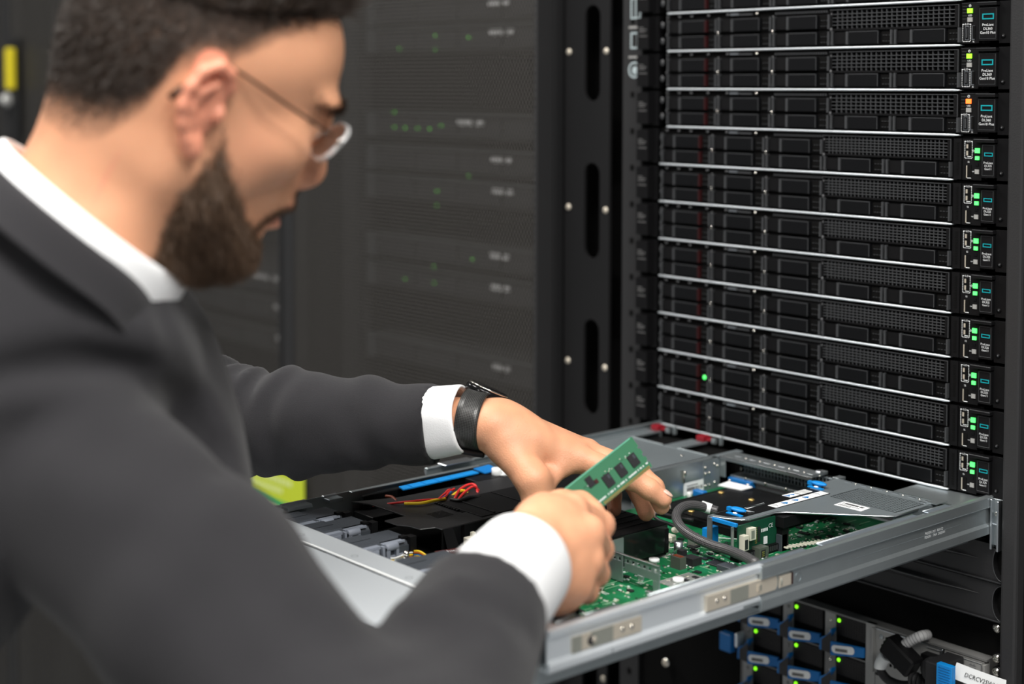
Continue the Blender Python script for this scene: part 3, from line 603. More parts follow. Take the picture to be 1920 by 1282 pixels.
# fan modules -------------------------------------------------------
def fan(x):
    y0, y1 = -.566, -.508; zt = TZ-.0022; r = empty('fan_module'); r.parent = sv; r.location = (x, 0, 0); m = MB()
    m.box(0, .036, y0, y1, -.527, zt-.006, DGREYP)
    m.prism([(0, y0, zt), (.030, y0, zt), (.0345, y0, zt-.003), (.036, y0, zt-.009), (0, y0, zt-.009)][::-1], (0, .026, 0), DGREYP)
    m.prism([(.001, y0+.026, zt-.001), (.031, y0+.026, zt-.001), (.0345, y0+.026, zt-.006), (.001, y0+.026, zt-.006)][::-1], (0, .031, 0), DGREYP)
    m.box(0, .0375, y0-.0006, y0+.002, -.52, zt+.0004, CHIP)
    m.box(.0345, .0385, y0+.004, y0+.020, -.527, zt-.004, GREYP).box(.0345, .0395, y0+.023, y0+.0255, -.526, zt-.002, GREYP).box(.034, .0385, y0+.0255, y0+.050, -.527, zt-.012, GREYP)
    m.box(.031, .0375, y0+.003, y0+.022, zt-.004, zt-.0012, GREYP).box(.028, .036, y0+.026, y0+.050, zt-.003, zt-.001, GREYP)
    m.tube([(.0372, y0+.027, zt-.004), (.0372, y0+.040, zt-.004)], .0036, GREYP, 12).box(.036, .0400, y0+.027, y0+.031, -.522, zt-.004, GREYP).box(.036, .0400, y0+.0375, y0+.0405, -.519, zt-.004, GREYP)
    m.ball((.0350, y0+.002, zt-.0032), (.0030, .0030, .0026), GREYP, 10, 6).box(.0375, .0395, y0+.0065, y0+.0095, zt-.0065, zt-.0040, CHIP)
    m.box(.016, .0165, y0, y0+.026, zt, zt+.0003, BLK)
    m.box(.030, .0385, y1-.004, y1+.003, -.520, zt+.001, BLK).box(.028, .034, y1-.010, y1-.004, zt-.001, zt+.0015, BLK)
    m.build('fan_housing', r, bevel=.0006)
    for i, (mt, z) in enumerate(((YELW, -.5065), (ORG, -.5085), (BROWNW, -.511), (PINKW, -.5135), (WHITE, -.5045))):
        MB().tube(spline([(.0385, y0+.030, z), (.0405, y0+.036, z-.0005), (.0405, y0+.050, z+.001), (.036, y1+.004, z-.002), (.040, y1+.014, z-.006)], 5), .0009, mt, 6).build('wire', r)
    return r
for x in (.0400, .0830, .1420, .2240, .2680, .312, .356): fan(x)
MB().box(.183, .2235, -.566, -.545, -.502, -.5005, PAPER).text('CE', (.214, -.556, -.5003), (1, 0, 0), (0, 1, 0), .0085, PRINT).text('CN', (.197, -.561, -.5003), (1, 0, 0), (0, 1, 0), .0034, PRINT).build('approval_label', sv, label='white label reading CE')
MB().cyl((.2108, -.5394, -.51), (.2108, -.5394, -.4985), .0055, ZINC, 14).cyl((.2108, -.5394, -.4985), (.2108, -.5394, -.493), .0026, CHROME, 14).ball((.2108, -.5394, -.4925), (.0030, .0030, .0026), CHROME, 14, 8).box(.2010, .2190, -.5455, -.5335, -.5, -.4985, ZINC).build('guide_stud', sv, bevel=.0004)
for i, mt in enumerate((YELW, ORG, BROWNW, BLUE2, YELW, ORG)):
    MB().tube(spline([(.178, -.508, -.504-i*.0012), (.187, -.506, -.503-i*.001), (.194, -.500, -.508-i*.0008), (.200, -.488, -.513-i*.0005)], 6), .0009, mt, 6).build('wire', sv)
m = MB().rbox((.2030, -.4830, -.5060), ((.25, .97, 0), (-.97, .25, 0), (0, 0, 1)), (.014, .0055, .0030), mat('maroon_sleeve', (.07, .012, .012), .5)); m.text('hit', (.2035, -.4835, -.5028), (.25, .97, 0), (-.97, .25, 0), .008, INK); m.build('fan_plug', sv, bevel=.001, label='maroon plug with white lettering')
# battery tray on the far side ---------------------------------------
m = MB().box(.024, .056, -.4640, -.29, -.522, -.508, BLK).box(.024, .028, -.455, -.29, -.508, -.494, BLK).box(.048, .052, -.43, -.30, -.508, -.500, BLK)
for i in range(12): m.ball((.049+.003*(i % 2), -.425+i*.0100, -.502), (.0018, .002, .0014), [CREAM, DIMB, BLUE, WHITE][i % 4], 8, 5)
m.box(.040, .060, -.335, -.298, -.512, -.493, BLK).build('battery_tray', sv, bevel=.0006)
m = MB(); P = [(.0300, -.4130, -.4920), (.0425, -.4165, -.4920), (.0400, -.3160, -.4915), (.0290, -.3160, -.4915)]
m.prism(P, (0, 0, .0012), BLUE2)
for i in range(5): m.box(.031, .040, -.404+i*.0175, -.4035+i*.0175, -.4907, -.4903, BLUE)
m.prism([(.028, -.3135, -.490), (.044, -.3110, -.4920), (.046, -.293, -.4905), (.030, -.294, -.4885)], (0, 0, .0012), BLUE)
m.build('blue_label_bar', sv)
def wire(pts, mt, r=.0011, name='wire'): return MB().tube(spline([U(*p[:2], 2, p[2]+(.0025 if name == 'wire' else 0)) for p in pts], 8), r, mt, 8).build(name, sv)
wire([(700, 948, -.500), (748, 942, -.4900), (800, 937, -.4895), (830, 934, -.4900), (843, 921, -.492), (852, 916, -.492)], REDW)
wire([(758, 944, -.4905), (790, 943, -.4900), (815, 938, -.4900), (835, 935, -.491)], YELW, .0015)
wire([(852, 936, -.493), (862, 918, -.490), (880, 908, -.488), (891, 910, -.489), (896, 925, -.494)], REDW, .0014)
wire([(858, 938, -.493), (872, 922, -.491), (888, 912, -.488), (900, 922, -.495)], REDW, .0013)
wire([(848, 930, -.494), (856, 924, -.492), (864, 920, -.491), (874, 922, -.493), (880, 930, -.496)], YELW, .0017)
wire([(822, 936, -.4905), (834, 925, -.491), (842, 918, -.491), (848, 920, -.493)], REDW, .0012)
wire([(826, 936, -.491), (838, 928, -.492), (846, 922, -.493)], BLUE, .0011)
wire([(845, 936, -.491), (862, 938, -.4905), (880, 932, -.4905), (900, 932, -.493)], RUBBER, .0018)
wire([(724, 930, -.494), (735, 932, -.493), (744, 940, -.494)], BROWNW, .0016)
wa, wb = U(926, 925, 2, -.4925), U(958, 890, 2, -.4925)
MB().box(.044, .0575, -.318, -.290, -.512, -.4935, WHITE).box(.038, .0585, -.300, -.280, -.4935, -.4920, PAPER).cyl((.050, -.300, -.494), (.050, -.300, -.4865), .0055, PAPER, 14).box(.0575, .0578, -.308, -.304, -.500, -.496, CHIP).build('white_connector', sv, bevel=.0008, label='white plastic power connector')
# cables on the board -------------------------------------------------
BR = bpy.data.materials.new('braided_sleeve'); BR.use_nodes = True
def braid(m, a, b, sc, su=60., sv_=14.):
    nt = m.node_tree; p = nt.nodes['Principled BSDF']; p.inputs['Roughness'].default_value = .35
    tc = nt.nodes.new('ShaderNodeUVMap'); mp = nt.nodes.new('ShaderNodeMapping'); mp.inputs['Scale'].default_value = (su, sv_, 1); mp.inputs['Rotation'].default_value = (0, 0, .0)
    ck = nt.nodes.new('ShaderNodeTexChecker'); ck.inputs['Scale'].default_value = sc; ck.inputs['Color1'].default_value = (*a, 1); ck.inputs['Color2'].default_value = (*b, 1)
    nt.links.new(tc.outputs[0], mp.inputs[0]); nt.links.new(mp.outputs[0], ck.inputs['Vector']); nt.links.new(ck.outputs['Color'], p.inputs['Base Color'])
    bp = nt.nodes.new('ShaderNodeBump'); bp.inputs['Strength'].default_value = .7; bp.inputs['Distance'].default_value = .0004; nt.links.new(ck.outputs['Fac'], bp.inputs['Height']); nt.links.new(bp.outputs[0], p.inputs['Normal'])
def uv_tube(o, seg, ring_len):
    """spiral uv for a tube: two crossed directions so a checker reads as a braid"""
    me = o.data; uv = me.uv_layers.new(name='UVMap'); n = len(me.vertices)
    for p in me.polygons:
        vs = list(p.vertices)
        if len(vs) != 4: continue
        ks = [v % seg for v in vs]
        for li, v, k in zip(p.loop_indices, vs, ks):
            kk = k+seg if (max(ks) == seg-1 and k == 0 and min(ks) == 0) else k
            a = kk/seg*1.0; l = (v//seg)*ring_len
            uv.data[li].uv = (a+l, a-l)
braid(BR, (.004, .004, .005), (.13, .127, .13), 1., 17, 17)
path = [(1345, 958, -.5035), (1322, 951, -.5005), (1296, 947, -.4965), (1276, 953, -.4960), (1268, 968, -.499), (1277, 988, -.503), (1300, 1006, -.507), (1335, 1022, -.509), (1365, 1031, -.508), (1395, 1043, -.505), (1418, 1056, -.503)]
P = spline([U(a, b, 2, z) for a, b, z in path], 10)
o = MB().tube(P, .0046, BR, 24).build('braided_cable', sv, label='thick black and silver braided cable'); uv_tube(o, 24, .075)
d = P[2]-P[-1]*0; cdir = P[7]-P[0]; MB().tube([P[5]-cdir*.0, P[5]+cdir*1.2], .0052, PAPER, 20, cap=False).build('cable_ring', o, label='white ring')
wire([(1395, 1046, -.515), (1340, 1025, -.518), (1290, 1000, -.517), (1262, 985, -.515), (1236, 975, -.510), (1226, 966, -.506), (1236, 962, -.504), (1262, 968, -.508), (1300, 975, -.512)], RUBBER, .0019, 'thin_cable')
# ================================================================ slides
def rail(m, prof, y0, y1, mt): m.prism([(x, y0, z) for x, z in prof], (0, y1-y0, 0), mt)
sl = empty('slide_rail', 'silver slide rail carrying the near side of the opened server', 'slide rail', group='slide rails under the opened server')
outer = [(.4462, -.4852), (.4500, -.4852), (.4520, -.4862), (.4520, -.4955), (.4508, -.4968), (.4500, -.4975), (.4500, -.5115), (.4520, -.5145), (.4520, -.5222), (.4505, -.5230), (.4400, -.5230), (.4400, -.5220), (.4480, -.5215), (.4485, -.4870), (.4462, -.4865)]
inner = [(.4440, -.4850), (.4485, -.4850), (.4502, -.4860), (.4502, -.4900), (.4482, -.4925), (.4475, -.4930), (.4475, -.5085), (.4502, -.5120), (.4502, -.5165), (.4490, -.5178), (.4390, -.5178), (.4390, -.5168), (.4460, -.5160), (.4462, -.4865), (.4440, -.4862)]
m = MB(); rail(m, outer, -.3505, -.002, ZINC)
m.box(.4520, .4523, -.3505, -.004, -.4958, -.4952, ZINCD).box(.4500, .4502, -.2296, -.0565, -.5047, -.5043, ZINCD)
m.build('outer_rail', sl, bevel=.0005)
m = MB(); rail(m, inner, -.588, -.345, STRIP); m.box(.4502, .4504, -.372, -.3505, -.5165, -.5140, ZINC).box(.4502, .4504, -.5235, -.5225, -.5178, -.5130, ZINCD); m.build('inner_rail', sl, bevel=.0005)
def pill(y0, y1, z0, z1, x, t, mt, rnd=1):
    r = (z1-z0)/2; zc = (z0+z1)/2; P = [(x, y0, z0), (x, y1-r*.55, z0)]+[(x, y1-r*.55+r*.55*math.cos(a), zc+r*math.sin(a)) for a in np.linspace(-1.5, 1.5, 9)]+[(x, y1-r*.55, z1), (x, y0, z1)]
    return MB().prism(P, (t, 0, 0), mt)
def dimp(m, y, z, x, r=.0022): return m.ball((x, y, z), (.0012, r, r), mat_dim, 10, 6)
mat_dim = TAN
m = pill(-.4170, -.3290, -.5088, -.4965, .4476, .0030, TAN); m.box(.4506, .4507, -.3885, -.3660, -.5086, -.4968, OLIVE)
for y in (-.4050, -.3955): m.ball((.4506, y, -.5025), (.0009, .0020, .0020), CHROME, 10, 6)
m.box(.4506, .4512, -.3550, -.3520, -.5055, -.5000, TAN).box(.4506, .4510, -.3515, -.3495, -.505, -.5005, OLIVE); m.build('catch_plate', sl, label='tan steel catch plate')
MB().box(.4500, .4514, -.3270, -.3115, -.5083, -.4985, TAN).ball((.4512, -.3245, -.5035), (.0014, .0012, .0035), OLIVE, 8, 6).build('stop_tab', sl, bevel=.0006)
MB().box(.4500, .4509, -.3115, -.3085, -.5085, -.4985, mat('dark_brown_gap', (.03, .008, .006), .6)).build('slot', sl)
m = MB()
for k in range(18):
    a, b = 2*math.pi*k/18, 2*math.pi*(k+1)/18; g = lambda t, r: (.4500, -.3005+r*math.cos(t), -.5045+r*math.sin(t))
    m.prism([g(a, .0042), g(b, .0042), g(b, .0037), g(a, .0037)], (.0003, 0, 0), ZINCD)
m.build('stamped_mark', sl)
m = MB().box(.4476, .4486, -.5640, -.4900, -.5080, -.4960, TAN).box(.4486, .4488, -.5640, -.5540, -.5080, -.4960, OLIVE).box(.4486, .4488, -.5440, -.5210, -.5080, -.4960, OLIVE)
for y in (-.5110, -.5010): m.ball((.4488, y, -.5020), (.0009, .0022, .0022), CHROME, 10, 6)
m.ball((.4488, -.5440, -.5025), (.0008, .0040, .0038), CHIP, 12, 6).ball((.4490, -.5415, -.5025), (.0012, .0025, .0025), TAN, 10, 6); m.build('release_spring', sl, label='tan and olive release spring')
m = MB(); R1 = (0, 1, 0); u = (0, 0, 1)
m.text('P60291-001  REV D', (.4503, -.1000, -.5026), R1, u, .0036, INK); m.text('P20291  TN4  2025/01', (.4503, -.0985, -.5062), R1, u, .0036, INK); m.build('stamped_number', sl, label='white printed part number')
m = MB().box(.4520, .4640, -.004, -.002, -.537, -.4875, ZINC).box(.4525, .4545, -.009, -.004, -.5370, -.4875, SIL).box(.4615, .4635, -.012, -.004, -.537, -.4875, SIL).box(.4545, .4615, -.0055, -.004, -.5135, -.512, SIL)
m.cyl((.4582, -.004, -.5015), (.4582, -.0075, -.5015), .0022, CHROME, 12).cyl((.457, -.004, -.5015), (.457, -.0045, -.5015), .0032, ZINCD, 12); m.build('rail_bracket', sl, bevel=.0003)
sl2 = empty('slide_rail', 'silver slide rail along the far side of the opened server', 'slide rail', group='slide rails under the opened server')
m = MB(); mir = lambda pr: [(.4530-x, z) for x, z in pr]
rail(m, mir(outer)[::-1], -.3505, -.002, ZINC); m.build('outer_rail', sl2, bevel=.0005)
m = MB(); rail(m, mir(inner)[::-1], -.36, -.345, ZINC); m.box(.0, .014, -.34, -.30, -.4850, -.4838, SIL); m.build('inner_rail', sl2, bevel=.0005)
MB().box(.366, .4355, -.045, .35, -.4920, -.4905, ZINC).box(.366, .367, -.045, .35, -.515, -.492, ZINCD).build('rear_plate', sv)
# ================================================================ below: blank panels and the storage chassis
def U0(px, py): return U(px, py, 1, 0.)
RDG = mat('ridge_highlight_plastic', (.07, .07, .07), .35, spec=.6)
BLP = mat('satin_black_panel', (.018, .018, .019), .36, spec=.5)
for i, (zt, zb_, lab) in enumerate(((-.5330, -.5700, 'upper'), (-.5715, -.6085, 'lower'))):
    p = empty('blank_panel', lab+' black blank panel with half-round thumb notch, under the opened server', 'panel', (0, 0, 0), 'blank panels under the opened server')
    m = MB(); zm = zt-.016 if i == 0 else zt-.0125; r = .0175; zc = zb_+.0195 if i == 0 else zb_+.0185; xr = .4640
    n = 14
    arc = [(xr-.0105*math.sin(math.pi*k/n), zc+r*math.cos(math.pi*k/n)) for k in range(n+1)]
    for k in range(n):     # strip beside the notch
        (a, za), (b, zb2) = arc[k], arc[k+1]
        m.prism([(.44, -.004, za), (a, -.004, za), (b, -.004, zb2), (.44, -.004, zb2)][::-1], (0, .012, 0), BLP)
    m.box(.44, xr, -.004, .008, zc+r, zt, BLP).box(.44, xr, -.004, .008, zb_, zc-r, BLP).box(-.03, .44, -.004, .008, zb_, zt, BLP)
    # ridge that fades out to the right
    m.prism([(-.02, -.004, zm+.003), (-.02, -.010, zm), (-.02, -.009, zm-.0015), (-.02, -.004, zm-.006)], (.40, 0, 0), BLP)
    m.add([(.38, -.004, zm+.003), (.38, -.010, zm), (.38, -.004, zm-.006), (.437, -.004, zm-.001)], [(0, 1, 3), (1, 2, 3), (0, 3, 2)], BLP)
    m.tube([(-.02, -.0098, zm+.0002), (.40, -.0098, zm+.0002), (.425, -.0065, zm-.0004), (.438, -.0042, zm-.001)], [.0007, .0007, .0004, .0001], RDG, 6).box(-.03, xr, -.0065, -.004, zb_, zb_+.0014, BLP).box(-.03, xr, -.0068, -.0065, zb_+.0010, zb_+.0016, EDGE); m.build('panel_front', p, bevel=.0008, seg=2)  # paler tube and lower strip paint highlight lines along the panel
    m = MB()
    for k in range(n):
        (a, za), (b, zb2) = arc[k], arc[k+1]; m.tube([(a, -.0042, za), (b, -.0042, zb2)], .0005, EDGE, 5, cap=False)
    m.box(.449, .466, .004, .006, zb_, zt, VOID).build('thumb_notch', p)
rk(MB().box(-.0335, .466, .10, .11, -1.4, -.61, VOID), 'inner_shadow_plate') if 0 else None
for i, z in enumerate((-.6150, -.6450, -.6585)):
    s = MB().cyl((.4590, .002, z), (.4590, -.003, z), .0052, BLK, 18).cyl((.4590, -.003, z), (.4590, -.0045, z), .0042, CHROME, 18).ball((.4590, -.0045, z), (.0034, .0014, .0034), CHROME, 14, 6)
    s.box(.4570, .4610, -.0064, -.0058, z-.0005, z+.0005, OLIVE).box(.4585, .4595, -.0064, -.0058, z-.002, z+.002, OLIVE)
    rk(s, 'cage_screw')
rk(MB().cyl((.016, .0, -.776), (.016, -.006, -.776), .005, CHROME, 14).ball((.016, -.006, -.776), (.0045, .002, .0045), TAN, 12, 6), 'cage_screw')
CH = mat('chassis_grey', (.20, .20, .195), .45, .3, spec=.4, var=.06, vscale=60)
CHL = mat('chassis_light_grey', (.34, .34, .33), .45, .3)
MESHB = mat('black_mesh', (.012, .010, .009), .5)
ch = empty('storage_chassis', 'grey chassis of blue-handled modules with power cables at the bottom right', 'server chassis')
m = MB(); ztop = -.6500
m.box(.128, .448, .002, .60, -.87, ztop, CH).box(.0, .448, -.0035, .002, ztop-.002, ztop, CH).box(-.03, .4645, .010, .60, ztop+.0005, -.609, VOID).box(-.03, .128, .004, .60, -.87, ztop, VOID)  # deep black blocks stand in for shade in the recesses above and left
for r_ in range(1, 5): m.box(.134, .3045, -.003, .002, ztop-.0005-.043*r_-.0006, ztop-.0005-.043*r_+.0009, CH)
m.build('chassis_body', ch)
m = MB()
def hexes(m, x0, x1, z0, z1, p, r, mt, y):
    j = 0; z = z0
    while z < z1:
        x = x0+(p/2 if j % 2 else 0)
        while x < x1:
            m.cyl((x, y, z), (x, y-.0003, z), r, mt, 6); x += p
        z += p*.87; j += 1
for c in range(3):
    for r_ in range(4):
        x = .25-.0577*c; z = ztop-.002-.043*r_
        mo = empty('drive_module'); mo.parent = ch; mo.location = (x, 0, z)
        k = MB().box(0, .0145, -.003, .002, -.0405, 0, CHL if r_ % 2 == 0 else CH)
        k.box(0, .0004, -.0034, -.003, -.0405, 0, BLK)
        for zz in (-.008, -.020): k.ball((.008, -.003, zz), (.0022, .0012, .0022), CHROME if c == 0 else CH, 10, 6)
        k.box(.0145, .0540, -.0015, .002, -.0405, 0, VOID)
        k.box(.0155, .0540, -.0018, -.0015, -.022, -.001, MESHB)
        for i in range(11): k.box(.017+i*.0034, .0175+i*.0034, -.0022, -.0018, -.022, -.001, CHIP)
        for i in range(7): k.box(.0165, .053, -.0022, -.0018, -.0215+i*.003, -.0211+i*.003, CHIP)
        k.build('module_front', mo)
        # handle: curved strap and the label grip
        k = MB(); cv = [(.0150, -.0135), (.0140, -.0175), (.0105, -.0215), (.0035, -.0255), (.0005, -.0275)]
        cv2 = [(-.0000, -.0400), (.0035, -.0400), (.0035, -.0300), (.0085, -.0265), (.0130, -.0225), (.0160, -.0175), (.0165, -.0135)]
        k.prism([(a, -.004, b) for a, b in cv+cv2], (0, -.009, 0), BLUE)
        k.prism([(.0035, -.0132, -.0400), (.0160, -.0132, -.0405), (.0160, -.0132, -.0170), (.0035, -.0132, -.0280)], (0, .001, 0), CHIP)
        k.prism([(.0155, -.0135, -.0420), (.0535, -.006, -.0365), (.0535, -.006, -.0260), (.0155, -.0135, -.0270)], (0, .003, 0), BLUE)
        h = k.build('handle', mo, bevel=.0008, label='blue plastic handle')
        k = MB(); P = []
        for (a, b), s_ in (((.0225, -.0345), 1),):
            for t in np.linspace(math.pi/2, 3*math.pi/2, 8): P.append((.0215+.0040*math.cos(t), -.0340+.0043*math.sin(t)))
            for t in np.linspace(-math.pi/2, math.pi/2, 8): P.append((.0400+.0035*math.cos(t), -.0318+.0043*math.sin(t)))
        yy = lambda a: -.0135+(a-.0155)/.038*.0075-.0006
        k.prism([(a, yy(a), b) for a, b in P], (0, -.0003, 0), PAPER)
        k.prism([(.022, yy(.022)-.0004, -.0365), (.036, yy(.036)-.0004, -.0350), (.036, yy(.036)-.0004, -.0315), (.022, yy(.022)-.0004, -.0328)], (0, -.0002, 0), DIMB)
        for i in range(9): k.box(.0228+i*.0014, .0233+i*.0014, yy(.0228+i*.0014)-.0009, yy(.0228+i*.0014)-.0006, -.0352+i*.00012, -.0332+i*.00012, PRINT)
        k.build('handle_label', h, label='white rounded label')
        MB().ball((.0190, -.0030, -.0058), (.0021, .0012, .0021), LEDY, 12, 8).build('status_lamp', mo)
# dark bits left of the modules
m = MB().box(.1330, .1365, -.016, .002, -.7220, -.7060, STRIP).rbox((.1195, -.012, -.7200), ((1, 0, 0), (0, 1, 0), (0, 0, 1)), (.0085, .005, .0105), BLUE); m.build('side_grip', ch, bevel=.001, label='blue grip at the left module edge')
# vented supply panel
m = MB().box(.3045, .316, -.004, .002, -.87, ztop, CHL).box(.3135, .3155, -.0065, -.004, -.700, ztop-.003, CHL).box(.316, .398, -.003, .002, -.700, ztop-.003, CHL).box(.316, .398, -.003, .002, -.87, -.703, CHL)
m.box(.305, .398, -.0035, -.003, ztop-.004, ztop-.003, SIL)
hexes(m, .325, .3440, -.688, ztop-.010, .0052, .0019, VOID, -.003)
hexes(m, .325, .3440, -.745, -.712, .0052, .0019, VOID, -.003)
m.cyl((.3235, -.003, ztop-.0105), (.3235, -.0038, ztop-.0105), .0026, ZINC, 12)
m.cyl((.374, -.003, -.6690), (.374, -.0035, -.6690), .0033, mat('dark_ring', (.04, .02, .02), .5), 14)
m.box(.3715, .379, -.0034, -.003, -.6640, -.6620, DIMB)
for i in range(5): m.box(.3560, .3560+.007+.002*(i % 2), -.0033, -.003, -.6640-i*.0020, -.6634-i*.0020, DIMB)
m.box(.378, .397, -.0034, -.003, -.6570, -.6560, SIL).box(.3965, .3985, -.005, .002, -.87, ztop-.004, SIL)
m.box(.379, .397, -.014, -.003, -.6760, -.6600, BLK)
m.prism([(.3965, -.0034, -.6560), (.3965, -.0034, -.6600), (.3990, -.0034, -.6580)][::-1], (0, -.0003, 0), PRINT)
m.build('supply_panel', ch, bevel=.0004)
m = MB().box(.4005, .4455, -.004, .002, -.87, ztop-.003, CH).box(.4015, .444, -.0055, -.004, -.6720, ztop-.0045, CHL)
ring_rect(m, .4015, .444, -.672, ztop-.0045, -.0055, .0007, SIL, .0004)
m.prism([(.4060, -.0055, -.6580), (.4035, -.0055, -.6596), (.4060, -.0055, -.6612)], (0, -.0003, 0), PRINT).box(.4040, .4100, -.0058, -.0055, -.6650, -.6640, DIMB)
for i, h_ in enumerate((.0012, .0022, .0034, .0022, .0012, .0022, .0034, .0022, .0012)): m.box(.4300+i*.0009, .4304+i*.0009, -.0059, -.0055, -.6592, -.6592+h_*.7, DGREYP)
m.text('CISCO', (.4340, -.0058, -.6618), RX, RZ, .0026, DGREYP); m.box(.410, .438, -.0055, -.004, -.87, -.695, CHL)
m.box(.445, .4475, -.006, .002, -.87, ztop-.005, CHL); m.build('vendor_module', ch, bevel=.0003)
# cords
def cord(name, label, cat, pts, r, mt, grp=None):
    o = MB().tube(spline([U(a, b, 1, y) for a, b, y in pts], 8), r, mt, 16).build(name); return tag(o, label, cat, grp)
SPW = mat('spiral_wrap', (.50, .50, .50), .5)
q = empty('power_cord', 'black power cord with grey ribbed sleeve and white wrap, before the vented panel', 'cable')
P = spline([U(*p_[:2], 1, p_[2]) for p_ in ((1739, 1190, -.004), (1728, 1192, -.016), (1710, 1200, -.022), (1692, 1212, -.026), (1676, 1226, -.028))], 8)
m = MB().tube(P, .0052, SPW, 16)
for i in range(0, len(P)-1, 2):
    m.tube([P[i], P[i]+(P[i+1]-P[i])*.25], .0055, DGREYP, 16, cap=False)
m.build('ribbed_sleeve', q, label='grey ribbed sleeve')
c = U(1690, 1228, 1, -.03); m = MB().rbox(c, ((.78, 0, -.45), (0, 1, 0), (.45, 0, .78)), (.019, .010, .0105), BLK); m.build('clamp', q, bevel=.002)
P = spline([U(*p_[:2], 1, -.026) for p_ in ((1668, 1222), (1656, 1236), (1651, 1250), (1655, 1263), (1668, 1276), (1690, 1284), (1712, 1283), (1735, 1277))], 8)
MB().tube(P, .0046, RUBBER, 16).build('cord', q)
MB().tube(P[4:18], .0066, PAPER, 18).build('wrap_label', q, label='white wrap label')
c = U(1742, 1262, 1, -.03)
m = MB().ball(c+np.array([.010, 0, .004]), (.019, .011, .015), RUBBER, 20, 12).box(c[0]+.006, c[0]+.026, -.047, -.008, c[2]-.014, c[2]+.019, RUBBER)
for i in range(3): m.tube([c+np.array([-.020+i*.005, 0, -.012]), c+np.array([-.0175+i*.005, 0, -.0115])], .0085, RUBBER, 16)
m.build('plug', q, bevel=.0015)
c2 = U(1774, 1266, 1, -.050); m = MB().box(c2[0]-.0085, c2[0]+.0085, -.054, -.047, c2[2]-.016, c2[2]+.011, BLUE2)
for i in range(9): m.box(c2[0]-.006, c2[0]+.007, -.0546, -.054, c2[2]-.013+i*.0026, c2[2]-.0122+i*.0026, BLUE)
m.build('plug_tag', q, bevel=.002, label='blue ribbed tag')
# cable flag label
lb = MB(); r0 = U(1789, 1256, 1, -.040); r1 = U(1886, 1291, 1, -.012); R_ = r1-r0; L_ = np.linalg.norm(R_); R_ /= L_; up = np.array([0, 0, 1.])-R_*R_[2]; up /= np.linalg.norm(up); nn = np.cross(R_, up)
n = 12; hw = .0083
for i in range(n):
    a, b = r0+R_*L_*i/n+nn*.0015*math.sin(i/n*3.1), r0+R_*L_*(i+1)/n+nn*.0015*math.sin((i+1)/n*3.1)
    lb.add([a-up*hw, b-up*hw, b+up*hw, a+up*hw, a-up*hw-nn*.0003, b-up*hw-nn*.0003, b+up*hw-nn*.0003, a+up*hw-nn*.0003], [(0, 1, 2, 3), (7, 6, 5, 4), (0, 4, 5, 1), (3, 2, 6, 7)], PAPER)
lb.text('DCRCV2SWHN2K120', r0+R_*L_*.20+nn*(.0022), R_, up, .0062, PRINT, 'LEFT', .84)
o = lb.build('cable_flag'); tag(o, 'white flag label reading DCRCV2SWHN2K120 in the bottom right corner', 'label')
# ================================================================ neighbouring closed cabinets
MSH = bpy.data.materials.new('perforated_door_sheet'); MSH.use_nodes = True
nt = MSH.node_tree; pb = nt.nodes['Principled BSDF']; pb.inputs['Base Color'].default_value = (.088, .083, .077, 1); pb.inputs['Roughness'].default_value = .42; pb.inputs['Metallic'].default_value = .2
tc = nt.nodes.new('ShaderNodeTexCoord'); sp = nt.nodes.new('ShaderNodeSeparateXYZ'); nt.links.new(tc.outputs['Object'], sp.inputs[0])
def mth(op, a, b=None, v=None):
    n = nt.nodes.new('ShaderNodeMath'); n.operation = op
    nt.links.new(a, n.inputs[0])
    if b is not None: nt.links.new(b, n.inputs[1])
    if v is not None: n.inputs[1].default_value = v
    return n.outputs[0]
PP = .0062                                          # hole pitch, staggered rows
u = mth('DIVIDE', sp.outputs[0], v=PP); v = mth('DIVIDE', sp.outputs[2], v=PP*.866)
row = mth('FLOOR', v); half = mth('MULTIPLY', mth('MODULO', mth('ABSOLUTE', row), v=2.), v=.5)
fu = mth('SUBTRACT', mth('FRACT', mth('ADD', u, half)), v=.5); fv = mth('MULTIPLY', mth('SUBTRACT', mth('FRACT', v), v=.5), v=.866)
dist = mth('SQRT', mth('ADD', mth('MULTIPLY', fu, fu), mth('MULTIPLY', fv, fv)))
hole = mth('LESS_THAN', dist, v=.39)
tr = nt.nodes.new('ShaderNodeBsdfTransparent'); mxs = nt.nodes.new('ShaderNodeMixShader'); nt.links.new(hole, mxs.inputs[0]); nt.links.new(pb.outputs[0], mxs.inputs[1]); nt.links.new(tr.outputs[0], mxs.inputs[2])
nt.links.new(mxs.outputs[0], nt.nodes['Material Output'].inputs[0])
NB = mat('neighbour_server_face', (.020, .020, .021), .5, var=.3, vscale=15)
NBL = mat('neighbour_pale_text', (.50, .50, .50), .6)
GRLED = mat('faint_green_lamp', (.1, .4, .05), .5, emit=(.15, .8, .05), estr=.3)
